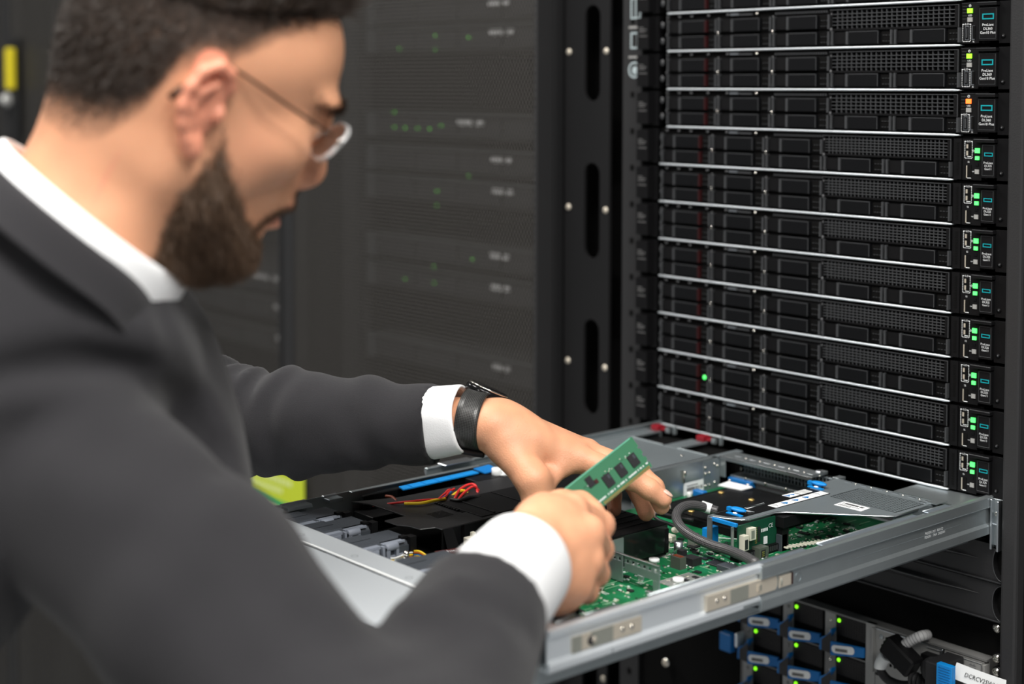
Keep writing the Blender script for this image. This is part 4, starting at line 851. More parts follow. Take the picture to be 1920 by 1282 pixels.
def cabinet(x1, w, label, first=False):
    """closed cabinet whose perforated door ends at x1 on the right"""
    c = empty('server_cabinet', label, 'rack', (x1, 0, FLOOR), 'closed server cabinets along the aisle'); H = 1.0-FLOOR-.02; x0 = -w
    m = MB().box(x0, x0+.012, 0, .9, 0, H, FR).box(-.012, 0, .012, .9, 0, H, FR).box(x0+.012, -.012, 0, .9, H-.03, H, FR).box(x0+.012, -.012, .86, .88, 0, H-.03, VOID).box(x0+.012, -.012, 0, .9, 0, .05, FR)
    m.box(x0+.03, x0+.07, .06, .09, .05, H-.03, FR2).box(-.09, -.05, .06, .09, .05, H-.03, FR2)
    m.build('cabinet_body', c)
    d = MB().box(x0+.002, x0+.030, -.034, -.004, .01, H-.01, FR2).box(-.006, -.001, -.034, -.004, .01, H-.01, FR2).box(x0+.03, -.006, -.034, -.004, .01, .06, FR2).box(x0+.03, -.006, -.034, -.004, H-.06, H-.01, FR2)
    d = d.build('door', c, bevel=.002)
    s = MB().add([(x0+.03, -.030, .06), (-.006, -.030, .06), (-.006, -.030, H-.06), (x0+.03, -.030, H-.06)], [(0, 1, 2, 3)], MSH).build('perforated_sheet', d)
    return c
c1 = cabinet(-.187, .60, 'closed cabinet with perforated dark door just left of the open rack')
c2 = cabinet(-.792, .60, 'closed cabinet behind the man carrying the lime green notice')
c3 = cabinet(-1.397, .46, 'closed cabinet left of the man behind the nape of his neck')
c4 = cabinet(-1.862, .60, 'closed cabinet at the left photo edge with a yellow door handle')
# dim equipment behind the first door
def gear(cab, xr, zc, h, lab, badge=None, leds=()):
    x0w, z0w = xr-.44, zc
    g = empty('enclosed_server', lab, 'server', (0, 0, 0), 'servers behind the perforated doors')
    m = MB().box(x0w, xr, .07, .75, z0w-h/2, z0w+h/2, NB).box(x0w, xr, .066, .07, z0w+h/2-.003, z0w+h/2-.0005, EDGE).box(x0w, x0w+.02, .064, .07, z0w-h/2, z0w+h/2, EDGE)
    for i in range(4): m.box(x0w+.03+i*.1, x0w+.12+i*.1, .067, .07, z0w-h/2+.005, z0w+h/2-.007, CHIP)
    m.build('server_body', g)
    if badge:
        k = MB(); bx, bz, bw = badge
        for i in range(7):
            if i != 4: k.box(bx-bw/2+i*bw/7, bx-bw/2+(i+.72)*bw/7, .064, .066, bz-.0035-(i % 2)*.001, bz+.004, NBL)
        k.build('pale_lettering', g)
    for lx, lz in leds: MB().ball((lx, .063, lz), .0022, GRLED, 8, 6).build('green_lamp', g)
def xz(px, py, y=.064): p_ = U(px, py, 1, y); return p_[0], p_[2]
items = [((935, 5), .06, [(880, 70), (817, 68)]), ((940, 60), .07, [(817, 92), (750, 92)]), ((882, 230), .08, [(740, 238), (760, 240), (784, 241), (806, 242), (828, 236), (740, 210)]), ((940, 300), .06, [(880, 330)]),
         ((942, 360), .06, [(820, 358), (820, 385)]), ((936, 481), .055, [(887, 487), (815, 500)]), ((938, 540), .055, [(815, 530), (760, 522)]), ((940, 690), .05, [])]
names = ['above the photo top edge', 'at eye height near the photo top', 'with a longer pale name strip', 'in the middle of the left cabinet', 'just under the middle one', 'at the height of the beard', 'under the beard height one', 'low behind the left forearm']
for (bp, bw, ls), nm in zip(items, names):
    bx, bz = xz(*bp); gear(c1, -.255, bz-.006, .036, 'dim server with pale lettering seen through perforated door, '+nm, (bx, bz, bw*.75), [xz(*l) for l in ls])
for k, (bp, nm) in enumerate([((500, 520), 'beside the beard'), ((540, 580), 'a row below the beard'), ((545, 640), 'two rows below the beard')]):
    bx, bz = xz(*bp); gear(c2, -.86, bz-.006, .038, 'dim server behind the second perforated door, '+nm, (bx, bz, .09), [])
# green notice on the second door
a = U(418, 893, 1, -.036); b = U(571, 893, 1, -.036)
LIME = mat('lime_paper', (.52, .62, .03), .6); GRN = mat('green_print', (.02, .38, .10), .6); NTXT = mat('pale_green_print', (.68, .76, .35), .6)
n_ = MB().box(a[0]-.10, b[0], -.0370, -.036, -.86, b[2]+.002, LIME); x1_ = b[0]
for i in range(14):
    n_.box(x1_-.20+i*.012, x1_-.192+i*.012, -.0374, -.037, b[2]-.024, b[2]-.016, NTXT)
    if i < 11: n_.box(x1_-.17+i*.010, x1_-.1635+i*.010, -.0374, -.037, b[2]-.040, b[2]-.032, NTXT)
n_.box(x1_-.24, x1_-.034, -.0374, -.037, b[2]-.079, b[2]-.052, GRN)
for i in range(9): n_.box(x1_-.14+i*.008, x1_-.135+i*.008, -.0378, -.0374, b[2]-.069, b[2]-.063, NTXT)
tag(n_.build('notice'), 'lime green notice with green banner stuck on the cabinet door under his sleeve', 'sign')
# yellow door handle
hx = U(18, 130, 1, -.05)
h = empty('door_handle', 'yellow cabinet door handle with pale lock at the left edge', 'handle', (0, 0, 0))
zt_, zb2_ = U(18, 90, 1, -.05)[2], U(20, 168, 1, -.05)[2]
MB().box(hx[0]-.013, hx[0]+.010, -.056, -.040, zb2_, zt_, YEL).build('yellow_grip', h, bevel=.004, seg=2)
l0 = U(15, 187, 1, -.045); MB().ball(l0, (.014, .010, .016), DIMB, 14, 10).cyl(l0, l0+np.array([0, -.012, 0]), .008, WHITE, 12).build('lock', h)
MB().box(hx[0]-.022, hx[0]+.018, -.040, -.034, zb2_-.10, zt_+.02, FR).build('handle_plate', h, bevel=.002)
# ================================================================ the man: smooth surfaces grown from blended shapes
def V3(a): return np.array(a, dtype=np.float64)
class Grow:
    def __init__(s, lo, hi, h):
        s.lo = V3(lo); s.h = h; s.n = np.ceil((V3(hi)-s.lo)/h).astype(int)+1; s.D = np.full(s.n, .2, np.float32)
    def win(s, lo, hi):
        a = np.clip(np.floor((lo-s.lo)/s.h).astype(int), 0, s.n-1); b = np.clip(np.ceil((hi-s.lo)/s.h).astype(int)+1, 1, s.n)
        ax = [s.lo[i]+s.h*np.arange(a[i], b[i]) for i in range(3)]
        g = np.meshgrid(*ax, indexing='ij', sparse=True)
        return tuple(slice(a[i], b[i]) for i in range(3)), g
    def put(s, w, d, k, sub=False):
        D = s.D[w]
        if sub: d = -d; hh = np.clip(.5-.5*(d-D)/k, 0, 1); s.D[w] = (D*hh+d*(1-hh)+k*hh*(1-hh)).astype(np.float32)     # smooth max(D, -d)
        else: hh = np.clip(.5+.5*(d-D)/k, 0, 1); s.D[w] = (d*(1-hh)+D*hh-k*hh*(1-hh)).astype(np.float32)
    def cone(s, a, b, ra, rb, k=.01, nrm=None, fl=1., sub=False):
        a, b = V3(a), V3(b); R = max(ra, rb)+k*1.5+.004
        w, (X, Y, Z) = s.win(np.minimum(a, b)-R, np.maximum(a, b)+R)
        if min(sl.stop-sl.start for sl in w) <= 0: return s
        ab = b-a; L = ab@ab+1e-12
        px, py, pz = X-a[0], Y-a[1], Z-a[2]
        t = np.clip((px*ab[0]+py*ab[1]+pz*ab[2])/L, 0, 1)
        qx, qy, qz = px-t*ab[0], py-t*ab[1], pz-t*ab[2]
        q2 = qx*qx+qy*qy+qz*qz
        if nrm is not None:
            n = V3(nrm); n = n/np.linalg.norm(n); qn = qx*n[0]+qy*n[1]+qz*n[2]; q2 = q2+qn*qn*(fl*fl-1)
        s.put(w, np.sqrt(np.maximum(q2, 0))-(ra+(rb-ra)*t), k, sub); return s
    def ell(s, c, r, k=.01, A=None, sub=False):
        c, r = V3(c), V3(r); R = max(r)+k*1.5+.004; w, (X, Y, Z) = s.win(c-R, c+R)
        if min(sl.stop-sl.start for sl in w) <= 0: return s
        A = np.eye(3) if A is None else np.array(A)
        p = [X-c[0], Y-c[1], Z-c[2]]
        u = [(p[0]*A[i][0]+p[1]*A[i][1]+p[2]*A[i][2]) for i in range(3)]
        k0 = np.sqrt(sum((u[i]/r[i])**2 for i in range(3))); k1 = np.sqrt(sum((u[i]/r[i]**2)**2 for i in range(3)))+1e-9
        s.put(w, k0*(k0-1)/k1, k, sub); return s
    def chain(s, pts, rs, k=.006, **kw):
        for i in range(len(pts)-1): s.cone(pts[i], pts[i+1], rs[i], rs[i+1], k, **kw)
        return s
    def cut(s, p, n, near=None):
        """remove everything on the side n points to"""
        p, n = V3(p), V3(n)/np.linalg.norm(n); w, (X, Y, Z) = s.win(s.lo, s.lo+s.h*s.n)
        d = (X-p[0])*n[0]+(Y-p[1])*n[1]+(Z-p[2])*n[2]
        if near: d = np.where((X-p[0])**2+(Y-p[1])**2+(Z-p[2])**2 < near*near, d, -1.)
        s.D = np.maximum(s.D, d.astype(np.float32)); return s
    def mesh(s, smooth=1):
        D = s.D; S = D < 0; n = np.array(D.shape)-1
        c = np.zeros(n, np.int8)
        for i in (0, 1):
            for j in (0, 1):
                for k in (0, 1): c += S[i:n[0]+i, j:n[1]+j, k:n[2]+k]
        act = (c > 0) & (c < 8); ijk = np.argwhere(act); N = len(ijk)
        idx = np.full(n, -1, np.int64); idx[act] = np.arange(N)
        P = np.zeros((N, 3)); cnt = np.zeros(N)
        cor = [(0, 0, 0), (1, 0, 0), (0, 1, 0), (1, 1, 0), (0, 0, 1), (1, 0, 1), (0, 1, 1), (1, 1, 1)]
        vals = [D[ijk[:, 0]+a, ijk[:, 1]+b, ijk[:, 2]+e].astype(float) for a, b, e in cor]
        for a in range(8):
            for ax in range(3):
                if cor[a][ax] == 0:
                    b = a+(1 << ax); va, vb = vals[a], vals[b]; m = (va < 0) != (vb < 0)
                    t = np.where(m, va/np.where(m, va-vb, 1), 0); p = np.tile(V3(cor[a]), (N, 1)); p[:, ax] += t
                    P[m] += p[m]; cnt[m] += 1
        P = (P/cnt[:, None]+ijk)*s.h+s.lo
        F = []
        for ax in range(3):
            o = [0, 0, 0]; o[ax] = 1
            a = S[:D.shape[0]-o[0], :D.shape[1]-o[1], :D.shape[2]-o[2]]; b = S[o[0]:, o[1]:, o[2]:]
            e = np.argwhere(a != b); u_, v_ = (ax+1) % 3, (ax+2) % 3
            e = e[(e[:, u_] > 0) & (e[:, v_] > 0) & (e[:, u_] < n[u_]) & (e[:, v_] < n[v_])]
            ins = a[e[:, 0], e[:, 1], e[:, 2]]
            def cell(du, dv):
                q = e.copy(); q[:, u_] -= du; q[:, v_] -= dv; return idx[q[:, 0], q[:, 1], q[:, 2]]
            Q = np.stack([cell(1, 1), cell(0, 1), cell(0, 0), cell(1, 0)], 1)
            Q[~ins] = Q[~ins][:, ::-1]; F.append(Q)
        F = np.concatenate(F); F = F[(F >= 0).all(1)]
        for _ in range(smooth):
            A = np.zeros_like(P); c2 = np.zeros(N)
            for k in range(4):
                np.add.at(A, F[:, k], P[F[:, (k+1) % 4]]); np.add.at(c2, F[:, k], 1)
            P = P*.4+A/np.maximum(c2, 1)[:, None]*.6
        return P, F
def normals(P, F):
    n = np.cross(P[F[:, 2]]-P[F[:, 0]], P[F[:, 3]]-P[F[:, 1]]); N = np.zeros_like(P)
    for k in range(4): np.add.at(N, F[:, k], n)
    return N/(np.linalg.norm(N, axis=1)[:, None]+1e-12)
def np_mesh(name, P, F, m, parent=None, col=None, smooth=True):
    me = bpy.data.meshes.new(name); me.vertices.add(len(P)); me.vertices.foreach_set('co', np.asarray(P, np.float32).ravel())
    k = F.shape[1]; me.loops.add(len(F)*k); me.loops.foreach_set('vertex_index', F.astype(np.int32).ravel())
    me.polygons.add(len(F)); me.polygons.foreach_set('loop_start', np.arange(0, len(F)*k, k, dtype=np.int32)); me.polygons.foreach_set('loop_total', np.full(len(F), k, np.int32))
    me.update(calc_edges=True); me.polygons.foreach_set('use_smooth', [smooth]*len(F)); me.materials.append(m)
    if col is not None:
        a = me.color_attributes.new('Col', 'FLOAT_COLOR', 'POINT'); a.data.foreach_set('color', np.concatenate([col, np.ones((len(P), 1))], 1).astype(np.float32).ravel())
    me.validate(); o = bpy.data.objects.new(name, me); COL.objects.link(o)
    if parent: o.parent = parent
    return o
def noise3(P, f, seed=0):
    r = np.random.RandomState(seed); out = np.zeros(len(P))
    for i in range(10):
        k = r.normal(size=3); k /= np.linalg.norm(k); out += np.sin(P@k*f*(.6+.9*r.rand())*6.28+r.rand()*6.28)
    return out/4.5
def sstep(a, b, x): t = np.clip((x-a)/(b-a), 0, 1); return t*t*(3-2*t)
# skin shader reads the colour of the skin itself (lips, ear, stubble) from the mesh
SKIN = mat('skin', (.6, .4, .3), .44, spec=.5, sss=.10, bump=.45, bscale=800)
nt = SKIN.node_tree; ca = nt.nodes.new('ShaderNodeVertexColor'); ca.layer_name = 'Col'; nt.links.new(ca.outputs[0], nt.nodes['Principled BSDF'].inputs['Base Color'])
WOOL = mat('dark_wool', (.024, .0235, .026), .85, spec=.12, sheen=.12, bump=.5, bscale=1300)
COTTON = mat('white_cotton', (.82, .83, .84), .75, bump=.3, bscale=900)
HAIRM = mat('dark_brown_hair', (.030, .020, .014), .5, spec=.4); BEARDM = mat('brown_beard_hair', (.12, .072, .044), .5, spec=.4)
# head frame: x forward, y to the man's right, z up
HB = np.array([[.20861, .88631, -.41345], [.94199, -.29575, -.15869], [.26293, .35636, .89659]]); HO = V3((.32744, -.81478, -.08714))
def H(p): return HO+np.asarray(p, float)@HB
def toH(P): return (P-HO)@HB.T
SR = pt(40, 835, 1.01); ER = pt(725, 1470, .885); CR = pt(914, 1136, 1.062); WR = pt(985, 1050, 1.142)
SL = V3((-.115, -.850, -.270)); EL = pt(405, 792, 1.50); CL = pt(815, 795, 1.432); WL = pt(928, 796, 1.412)
NB_ = H((-.035, 0, -.215)); HIP = V3((.03, -1.25, -.70))
SKC = V3((.70, .345, .20))
# ---------------- head and neck
g = Grow((-.16, -.13, -.26), (.14, .13, .145), .0016)
g.ell((-.004, 0, .038), (.088, .071, .086), .01)
g.ell((.040, 0, .045), (.050, .060, .052), .02).ell((-.020, 0, .01), (.066, .064, .060), .03)
g.ell((.045, 0, -.015), (.047, .054, .070), .02)
for s in (1, -1):
    g.ell((.077, s*.026, .033), (.020, .024, .009), .012)
    g.ell((.063, s*.041, -.008), (.023, .020, .022), .016)
    g.ell((.020, s*.050, -.030), (.035, .018, .038), .02)
    g.cone((.004, s*.050, -.046), (.070, s*.016, -.086), .017, .016, .02)
g.ell((.078, 0, -.040), (.022, .030, .030), .014).ell((.078, 0, -.080), (.0160, .022, .015), .014).ell((.035, 0, -.068), (.046, .042, .028), .02)
g.ell((.088, 0, .026), (.013, .013, .013), .012)
for s in (1, -1):
    g.ell((.102, s*.035, .012), (.018, .018, .0115), .012, sub=True)
    g.ell((.0775, s*.031, .0125), (.0125, .0135, .0120), .003)
g.cone((.0950, 0, .022), (.1085, 0, -.013), .0065, .0085, .010).ell((.1075, 0, -.0185), (.0095, .0085, .0080), .006)
g.cone((.090, 0, .010), (.097, 0, -.022), .012, .013, .012)
for s in (1, -1):
    g.ell((.0985, s*.0115, -.0215), (.0100, .0060, .0078), .005).ell((.1035, s*.0070, -.0310), (.0055, .0034, .0045), .003, sub=True)
g.ell((.0965, 0, -.0440), (.0095, .020, .0065), .006).ell((.0945, 0, -.0610), (.0085, .017, .0060), .006).ell((.1080, 0, -.0530), (.0110, .024, .0013), .003, sub=True).ell((.1005, 0, -.0725), (.006, .016, .005), .008, sub=True)
# neck
g.cone((-.012, 0, -.02), (-.018, 0, -.125), .055, .058, .03).cone((-.018, 0, -.125), (-.022, 0, -.215), .058, .036, .03).cone((.030, 0, -.085), (.004, 0, -.20), .030, .042, .03)
g.cone((.0, .045, -.055), (.004, .025, -.15), .013, .010, .02).ell((-.040, 0, -.045), (.032, .045, .045), .03)
# ears
for s in (1, -1):
    hel = [(.004, .0725, .006), (.0065, .0760, .0165), (.001, .0800, .0245), (-.008, .0840, .0265), (-.0170, .0870, .0190), (-.0205, .0880, .0070), (-.0195, .0870, -.0060), (-.0140, .0845, -.0165), (-.0060, .0810, -.0250), (.0015, .0785, -.0305)]
    hel = [(a, s*b, c) for a, b, c in hel]
    g.ell((-.006, s*.0760, -.001), (.0145, .0060, .026), .006, A=[(.95, -.30*s, 0), (.30*s, .95, 0), (0, 0, 1)])
    g.chain(hel, [.0030, .0034, .0038, .0040, .0040, .0038, .0036, .0036, .0044, .0055], .0035)
    g.ell((-.0035, s*.0870, .0010), (.0080, .0075, .0125), .003, sub=True).ell((-.0055, s*.0895, .0170), (.0070, .0060, .0055), .003, sub=True)
    g.chain([(-.004, s*.0840, .0150), (-.0120, s*.0855, .0060), (-.0125, s*.0850, -.0060), (-.0060, s*.0830, -.0155)], [.0022, .0026, .0026, .0026], .003)
    g.ell((.0068, s*.0770, -.0030), (.0042, .0048, .0062), .003).ell((-.0010, s*.0800, -.0265), (.0068, .0040, .0085), .004)
hv, hf = g.mesh(1); hn = normals(hv, hf)
X, Y, Z = hv.T; sideness = sstep(.03, .06, np.abs(Y))
def hairline(X, Y):
    """height of the hair edge: front arc, temple, behind the ear, nape"""
    f = np.interp(X, [-.09, -.078, -.064, -.048, -.036, -.030, -.017, -.0007, .0098, .0225, .0368, .0527, .072, .090], [-.062, -.060, -.060, -.050, -.026, .004, .020, .026, .0385, .0535, .0690, .081, .088, .090]); return f
hd = Z-hairline(X, Y)                                   # >0 inside the hair
hairm = sstep(-.004, .006, hd+.003*noise3(hv, 90, 2)) * (Z > -.08)
# beard region
topz = np.interp(X, [.008, .012, .0166, .0312, .0454, .0663, .086, .100], [.030, .0153, -.006, -.026, -.040, -.057, -.069, -.071])
front_side = np.interp(Z, [-.10, -.06, -.03, 0., .03], [.012, .006, .012, .010, .006])
bd = np.minimum(topz-Z, (X-front_side)*1.2)
bd = np.minimum(bd, (Z+.122)*1.5)
beard = sstep(-.003, .008, bd+.003*noise3(hv, 80, 5))*(np.abs(Y) < .080)
ear = (np.abs(Y) > .0735) & (X > -.026) & (X < .013) & (Z > -.037) & (Z < .034)
beard[ear] = 0
must = .7*np.exp(-((Z+.0375)/.0038)**2)*(X > .088)*(np.abs(Y) < .028)
lips = np.exp(-((Z+.0530)/.0105)**4)*(X > .089)*(np.abs(Y) < .021)
beard *= .22+.78*sstep(.006, -.045, Z)
mp_ = [V3(q) for q in ((.1045, .003, -.0375), (.0990, .015, -.0440), (.0890, .0255, -.0560), (.0770, .0300, -.0700))]; Qh = np.stack([X, np.abs(Y), Z], 1); md = np.full(len(X), 1.)
for a, b in zip(mp_[:-1], mp_[1:]): ab = b-a; t_ = np.clip((Qh-a)@ab/(ab@ab), 0, 1); md = np.minimum(md, np.linalg.norm(Qh-a-t_[:, None]*ab, axis=1))
must = np.exp(-(md/.0045)**2)
beard = np.clip(np.maximum(beard*(1-lips), must*.8), 0, 1)
col = np.tile(SKC, (len(hv), 1))
col *= (1+.05*noise3(hv, 25, 9)[:, None])
col = col*(1-.6*lips[:, None])+V3((.62, .22, .18))*.6*lips[:, None]
red = (np.exp(-((X-.04)**2+(Z+.012)**2)/.0006)*sideness*.12+np.exp(-((X-.108)**2+(Z+.02)**2)/.0002)*.25+ear*.55)[:, None]
col = col*(1-red)+V3((.78, .26, .18))*red
stub = V3((.10, .062, .042))
rampw = np.interp(X, [-.055, -.01], [.042, .022]); hs = (hairm*np.clip(.16+hd/rampw, .1, .94)*(1-ear))[:, None]; col = col*(1-hs)+V3((.035, .024, .018))*hs
bs = (beard*np.clip(.22+bd/.035, .2, .75))[:, None]; col = col*(1-bs)+stub*.5*bs
sc_ = np.exp(-((X+.0355)**2/.000002+(Z+.0715)**2/.0003))[:, None]*(Y > 0)[:, None]*.35; col = col*(1-sc_)+V3((.7, .2, .15))*sc_
# eyes, brows
eye = (np.hypot(np.abs(Y)-.031, (Z-.0105)*2.0) < .010) & (X > .080)
col[eye] = (.42, .38, .35); iris = (np.hypot(np.abs(Y)-.031, Z-.0100) < .0050) & (X > .082); col[iris] = (.03, .015, .01)
lash = (np.hypot(np.abs(Y)-.031, (Z-.0105)*2.0) < .0125) & (X > .078) & ~eye; col[lash] = col[lash]*.85
nost = ((np.hypot(np.abs(Y)-.0070, X-.1035) < .0042) & (Z < -.0265) & (Z > -.034)); col[nost] *= .25
hw = H(hv)
# ---------------- hands
def hand_col(P, tips, knucks, base=SKC):
    c = np.tile(base, (len(P), 1))*(1+.05*noise3(P, 60, 4)[:, None]); r = np.zeros(len(P))
    for q in tips: r += .30*np.exp(-((P-q)**2).sum(1)/.00012)
    for q in knucks: r += .20*np.exp(-((P-q)**2).sum(1)/.00015)
    r = np.clip(r, 0, .5)[:, None]; return c*(1-r)+V3((.70, .30, .22))*r
def hand(wrist, fore, palm, fingers, thumb, flatn, h=.0013, mcp_r=.0128):
    allp = np.array([wrist, fore]+[p for f in fingers for p in f]+list(thumb)); lo = allp.min(0)-.035; hi = allp.max(0)+.035
    G = Grow(lo, hi, h)
    G.cone(fore, wrist, .031, .0285, .01, nrm=flatn, fl=1.22)
    mc = [f[0] for f in fingers]
    w = wrist
    for i, m_ in enumerate(mc):
        side = (mc[0]-mc[-1])/np.linalg.norm(mc[0]-mc[-1]); st = w+side*(.016-.0105*i)
        G.cone(st, m_, .0165, mcp_r-.0006*i, .014)
    for p, r in palm: G.ell(p, (r, r, r), .014)
    for i, f in enumerate(fingers):
        rs = [(mcp_r, .0102, .0092, .0078), (mcp_r, .0102, .0093, .0079), (mcp_r-.001, .0098, .0088, .0075), (mcp_r-.002, .0088, .0078, .0067)][i]
        G.chain(f, rs, .0035)
        G.ell(f[1], (rs[1]+.0008,)*3, .004)
    G.chain(thumb, [.0175, .0140, .0118, .0098], .010)
    return G
def nail(tip, prev, out, m, w=.0058, l=.0068):
    a = tip-prev; a /= np.linalg.norm(a); o = out-a*(out@a); o /= np.linalg.norm(o); b = np.cross(a, o)
    return m.ball(tip-a*.001+o*.0066, (l, w, .0016), NAILM, 12, 8, A=np.array([a, b, o]))
NAILM = mat('finger_nail', (.78, .52, .42), .3, spec=.5)
UPV = -CM[1]; RTV = CM[0]; FWV = CM[2]
# right hand closed around the memory module
f1 = [pt(1072, 957, 1.205), pt(1126, 984, 1.232), pt(1112, 962, 1.262), pt(1084, 952, 1.272)]
f2 = [pt(1104, 998, 1.185), pt(1124, 1030, 1.222), pt(1098, 1026, 1.250), pt(1070, 1018, 1.245)]
f3 = [pt(1103, 1050, 1.178), pt(1117, 1074, 1.212), pt(1092, 1068, 1.238), pt(1066, 1058, 1.230)]
f4 = [pt(1082, 1096, 1.170), pt(1099, 1107, 1.200), pt(1078, 1100, 1.222), pt(1056, 1092, 1.215)]
th = [pt(1002, 985, 1.175), pt(1020, 962, 1.215), pt(1052, 950, 1.250), pt(1088, 942, 1.268)]
FR_ = CR+(CR-ER)*-.12
G = hand(WR, FR_, [(pt(1040, 1015, 1.185), .024), (pt(1035, 1075, 1.180), .026), (pt(1020, 975, 1.185), .018), (pt(1045, 1108, 1.185), .018)], [f1, f2, f3, f4], th, FWV)
rv, rf = G.mesh(1); rcol = hand_col(rv, [f1[1], f2[1], f3[1], f4[1]], [f1[0], f2[0]])
# left hand reaching into the server
l1 = [pt(1084, 860, 1.405), pt(1180, 893, 1.398), pt(1218, 917, 1.396), pt(1244, 935, 1.396)]
l2 = [pt(1098, 850, 1.424), pt(1192, 882, 1.420), pt(1226, 914, 1.412), pt(1240, 948, 1.405)]
l3 = [pt(1102, 846, 1.446), pt(1176, 890, 1.452), pt(1200, 928, 1.445), pt(1211, 962, 1.436)]
l4 = [pt(1098, 846, 1.466), pt(1138, 895, 1.472), pt(1150, 928, 1.465), pt(1152, 955, 1.455)]
lt = [pt(950, 838, 1.392), pt(1000, 900, 1.372), pt(1010, 945, 1.370), pt(1020, 985, 1.375)]
G = hand(WL, CL, [(pt(985, 835, 1.405), .0225), (pt(1040, 850, 1.42), .0165), (pt(955, 812, 1.41), .021)], [l1, l2, l3, l4], lt, UPV, mcp_r=.0122)
G.cone(pt(1030, 905, 1.385), pt(1050, 880, 1.395), .006, .008, .014)
lv, lf = G.mesh(1); lcol = hand_col(lv, [l1[3], l2[3], l3[3], l4[3], l1[1]], [pt(1040, 885, 1.38), l1[0]])
# hidden body under the clothes, joining everything
G = Grow((-.30, -1.50, FLOOR), (.70, -.40, -.10), .012)
for a, b, ra, rb in ((NB_, (NB_+HIP)/2, .045, .10), ((NB_+HIP)/2, HIP, .11, .12), (SR, ER, .036, .036), (ER, CR, .036, .030), (SL, EL, .038, .038), (EL, CL, .036, .030), (SR, NB_, .024, .03), (SL, NB_, .024, .03), (H((-.022, 0, -.22)), NB_, .045, .05)): G.cone(a, b, ra, rb, .03)
KN = [V3((.115, -1.16, -1.0)), V3((-.07, -1.15, -1.0))]; AN = [V3((.13, -1.27, FLOOR+.10)), V3((-.09, -1.26, FLOOR+.10))]
for i in range(2): hp = HIP+V3((.085*(1-2*i), 0, -.04)); G.cone(hp, KN[i], .075, .055, .03).cone(KN[i], AN[i], .052, .038, .02)
bv, bf = G.mesh(0); bcol = np.tile(SKC, (len(bv), 1))
Ps = [hw, rv, lv, bv]; Fs = [hf, rf, lf, bf]; off = np.cumsum([0]+[len(p) for p in Ps[:-1]])
man = np_mesh('person', np.concatenate(Ps), np.concatenate([f+o_ for f, o_ in zip(Fs, off)]), SKIN, col=np.concatenate([col, rcol, lcol, bcol]))
tag(man, 'bearded man in dark suit and glasses leaning over the open server with a memory module', 'person')
for t_, p_, o_ in ((l1[3], l1[2], UPV*.6+RTV*.9-FWV*.1), (l2[3], l2[2], RTV+UPV*.2), (l3[3], l3[2], RTV+FWV*.4), (lt[3], lt[2], -FWV)): m = MB(); nail(t_, p_, o_, m); m.build('finger_nail', man)
# ---------------- hair and beard strands
def strands(name, P, N, dirf, lenf, prob, n, w, m, seed, lay=.5):
    r = np.random.RandomState(seed); pr = prob/prob.sum(); i = r.choice(len(P), n, p=pr)
    base = P[i]+r.normal(size=(n, 3))*.0006; nn = N[i]; d = dirf(base, nn)+r.normal(size=(n, 3))*.22; d /= np.linalg.norm(d, axis=1)[:, None]
    L = lenf(base, i)*(.7+.6*r.rand(n)); side = np.cross(d, r.normal(size=(n, 3))); side /= np.linalg.norm(side, axis=1)[:, None]; side *= w
    base = base-nn*.0006
    a, b = base-side, base+side; mid = base+(nn*(1-lay)+d*lay)*L[:, None]*.5; tip = base+(nn*(1-lay)*.75+d*(lay+.25))*L[:, None]
    V = np.stack([a, b, mid+side*.8, mid-side*.8, tip], 1).reshape(-1, 3); k = np.arange(n)*5
    F = np.stack([k, k+1, k+2, k+3], 1); T = np.stack([k+3, k+2, k+4, k+4], 1)
    Vw = H(V); me = bpy.data.meshes.new(name)
    me.from_pydata([], [], []) if 0 else None
    T3 = np.concatenate([np.stack([k, k+1, k+2], 1), np.stack([k, k+2, k+3], 1), np.stack([k+3, k+2, k+4], 1)])
    return np_mesh(name, Vw, T3, m, man)
def hdir(b, n):
    up = np.zeros_like(b); top = sstep(.05, .09, b[:, 2])[:, None]
    side_flow = np.array([-.35, 0, -.8]); top_flow = np.array([.25, 0, .55])
    d = side_flow*(1-top)+top_flow*top; return d-n*(n*d).sum(1)[:, None]*.6
def hlen(b, i):
    z = b[:, 2]; t = sstep(.0, .050, hd[i]); return .0010+.0045*t+.022*sstep(.060, .095, z+.15*np.clip(b[:, 0]-.02, 0, .06))
pr = hairm*np.clip(hd/rampw+.06, .04, 1)*(~ear)
strands('short_hair', hv, hn, hdir, hlen, pr, 70000, .00032, HAIRM, 1, .62)
# dense top of the hair
G = Grow((-.12, -.10, .0), (.12, .10, .19), .003)
G.ell((-.004, 0, .052), (.091, .0725, .088), .01).ell((.016, 0, .106), (.040, .048, .024), .02)
G.cut((.0, 0, .066), (.42, 0, -1.0))
tv, tf = G.mesh(2); tn = normals(tv, tf); tv = tv+tn*(.0014*noise3(tv*V3((1, 2.5, 1)), 120, 3)+.0012*noise3(tv, 60, 8))[:, None]
np_mesh('top_hair', H(tv), tf, HAIRM, man)
hv2, hn2 = tv, tn
def tdir(b, n): d = np.tile(V3((.02, 0, .5)), (len(b), 1)); d[:, 1] += b[:, 1]*4; return d-n*(n*d).sum(1)[:, None]*.5
strands('long_hair', hv2, hn2, tdir, lambda b, i: .010+.012*sstep(.08, .12, b[:, 2]), np.ones(len(hv2)), 16000, .0004, HAIRM, 4, .75)
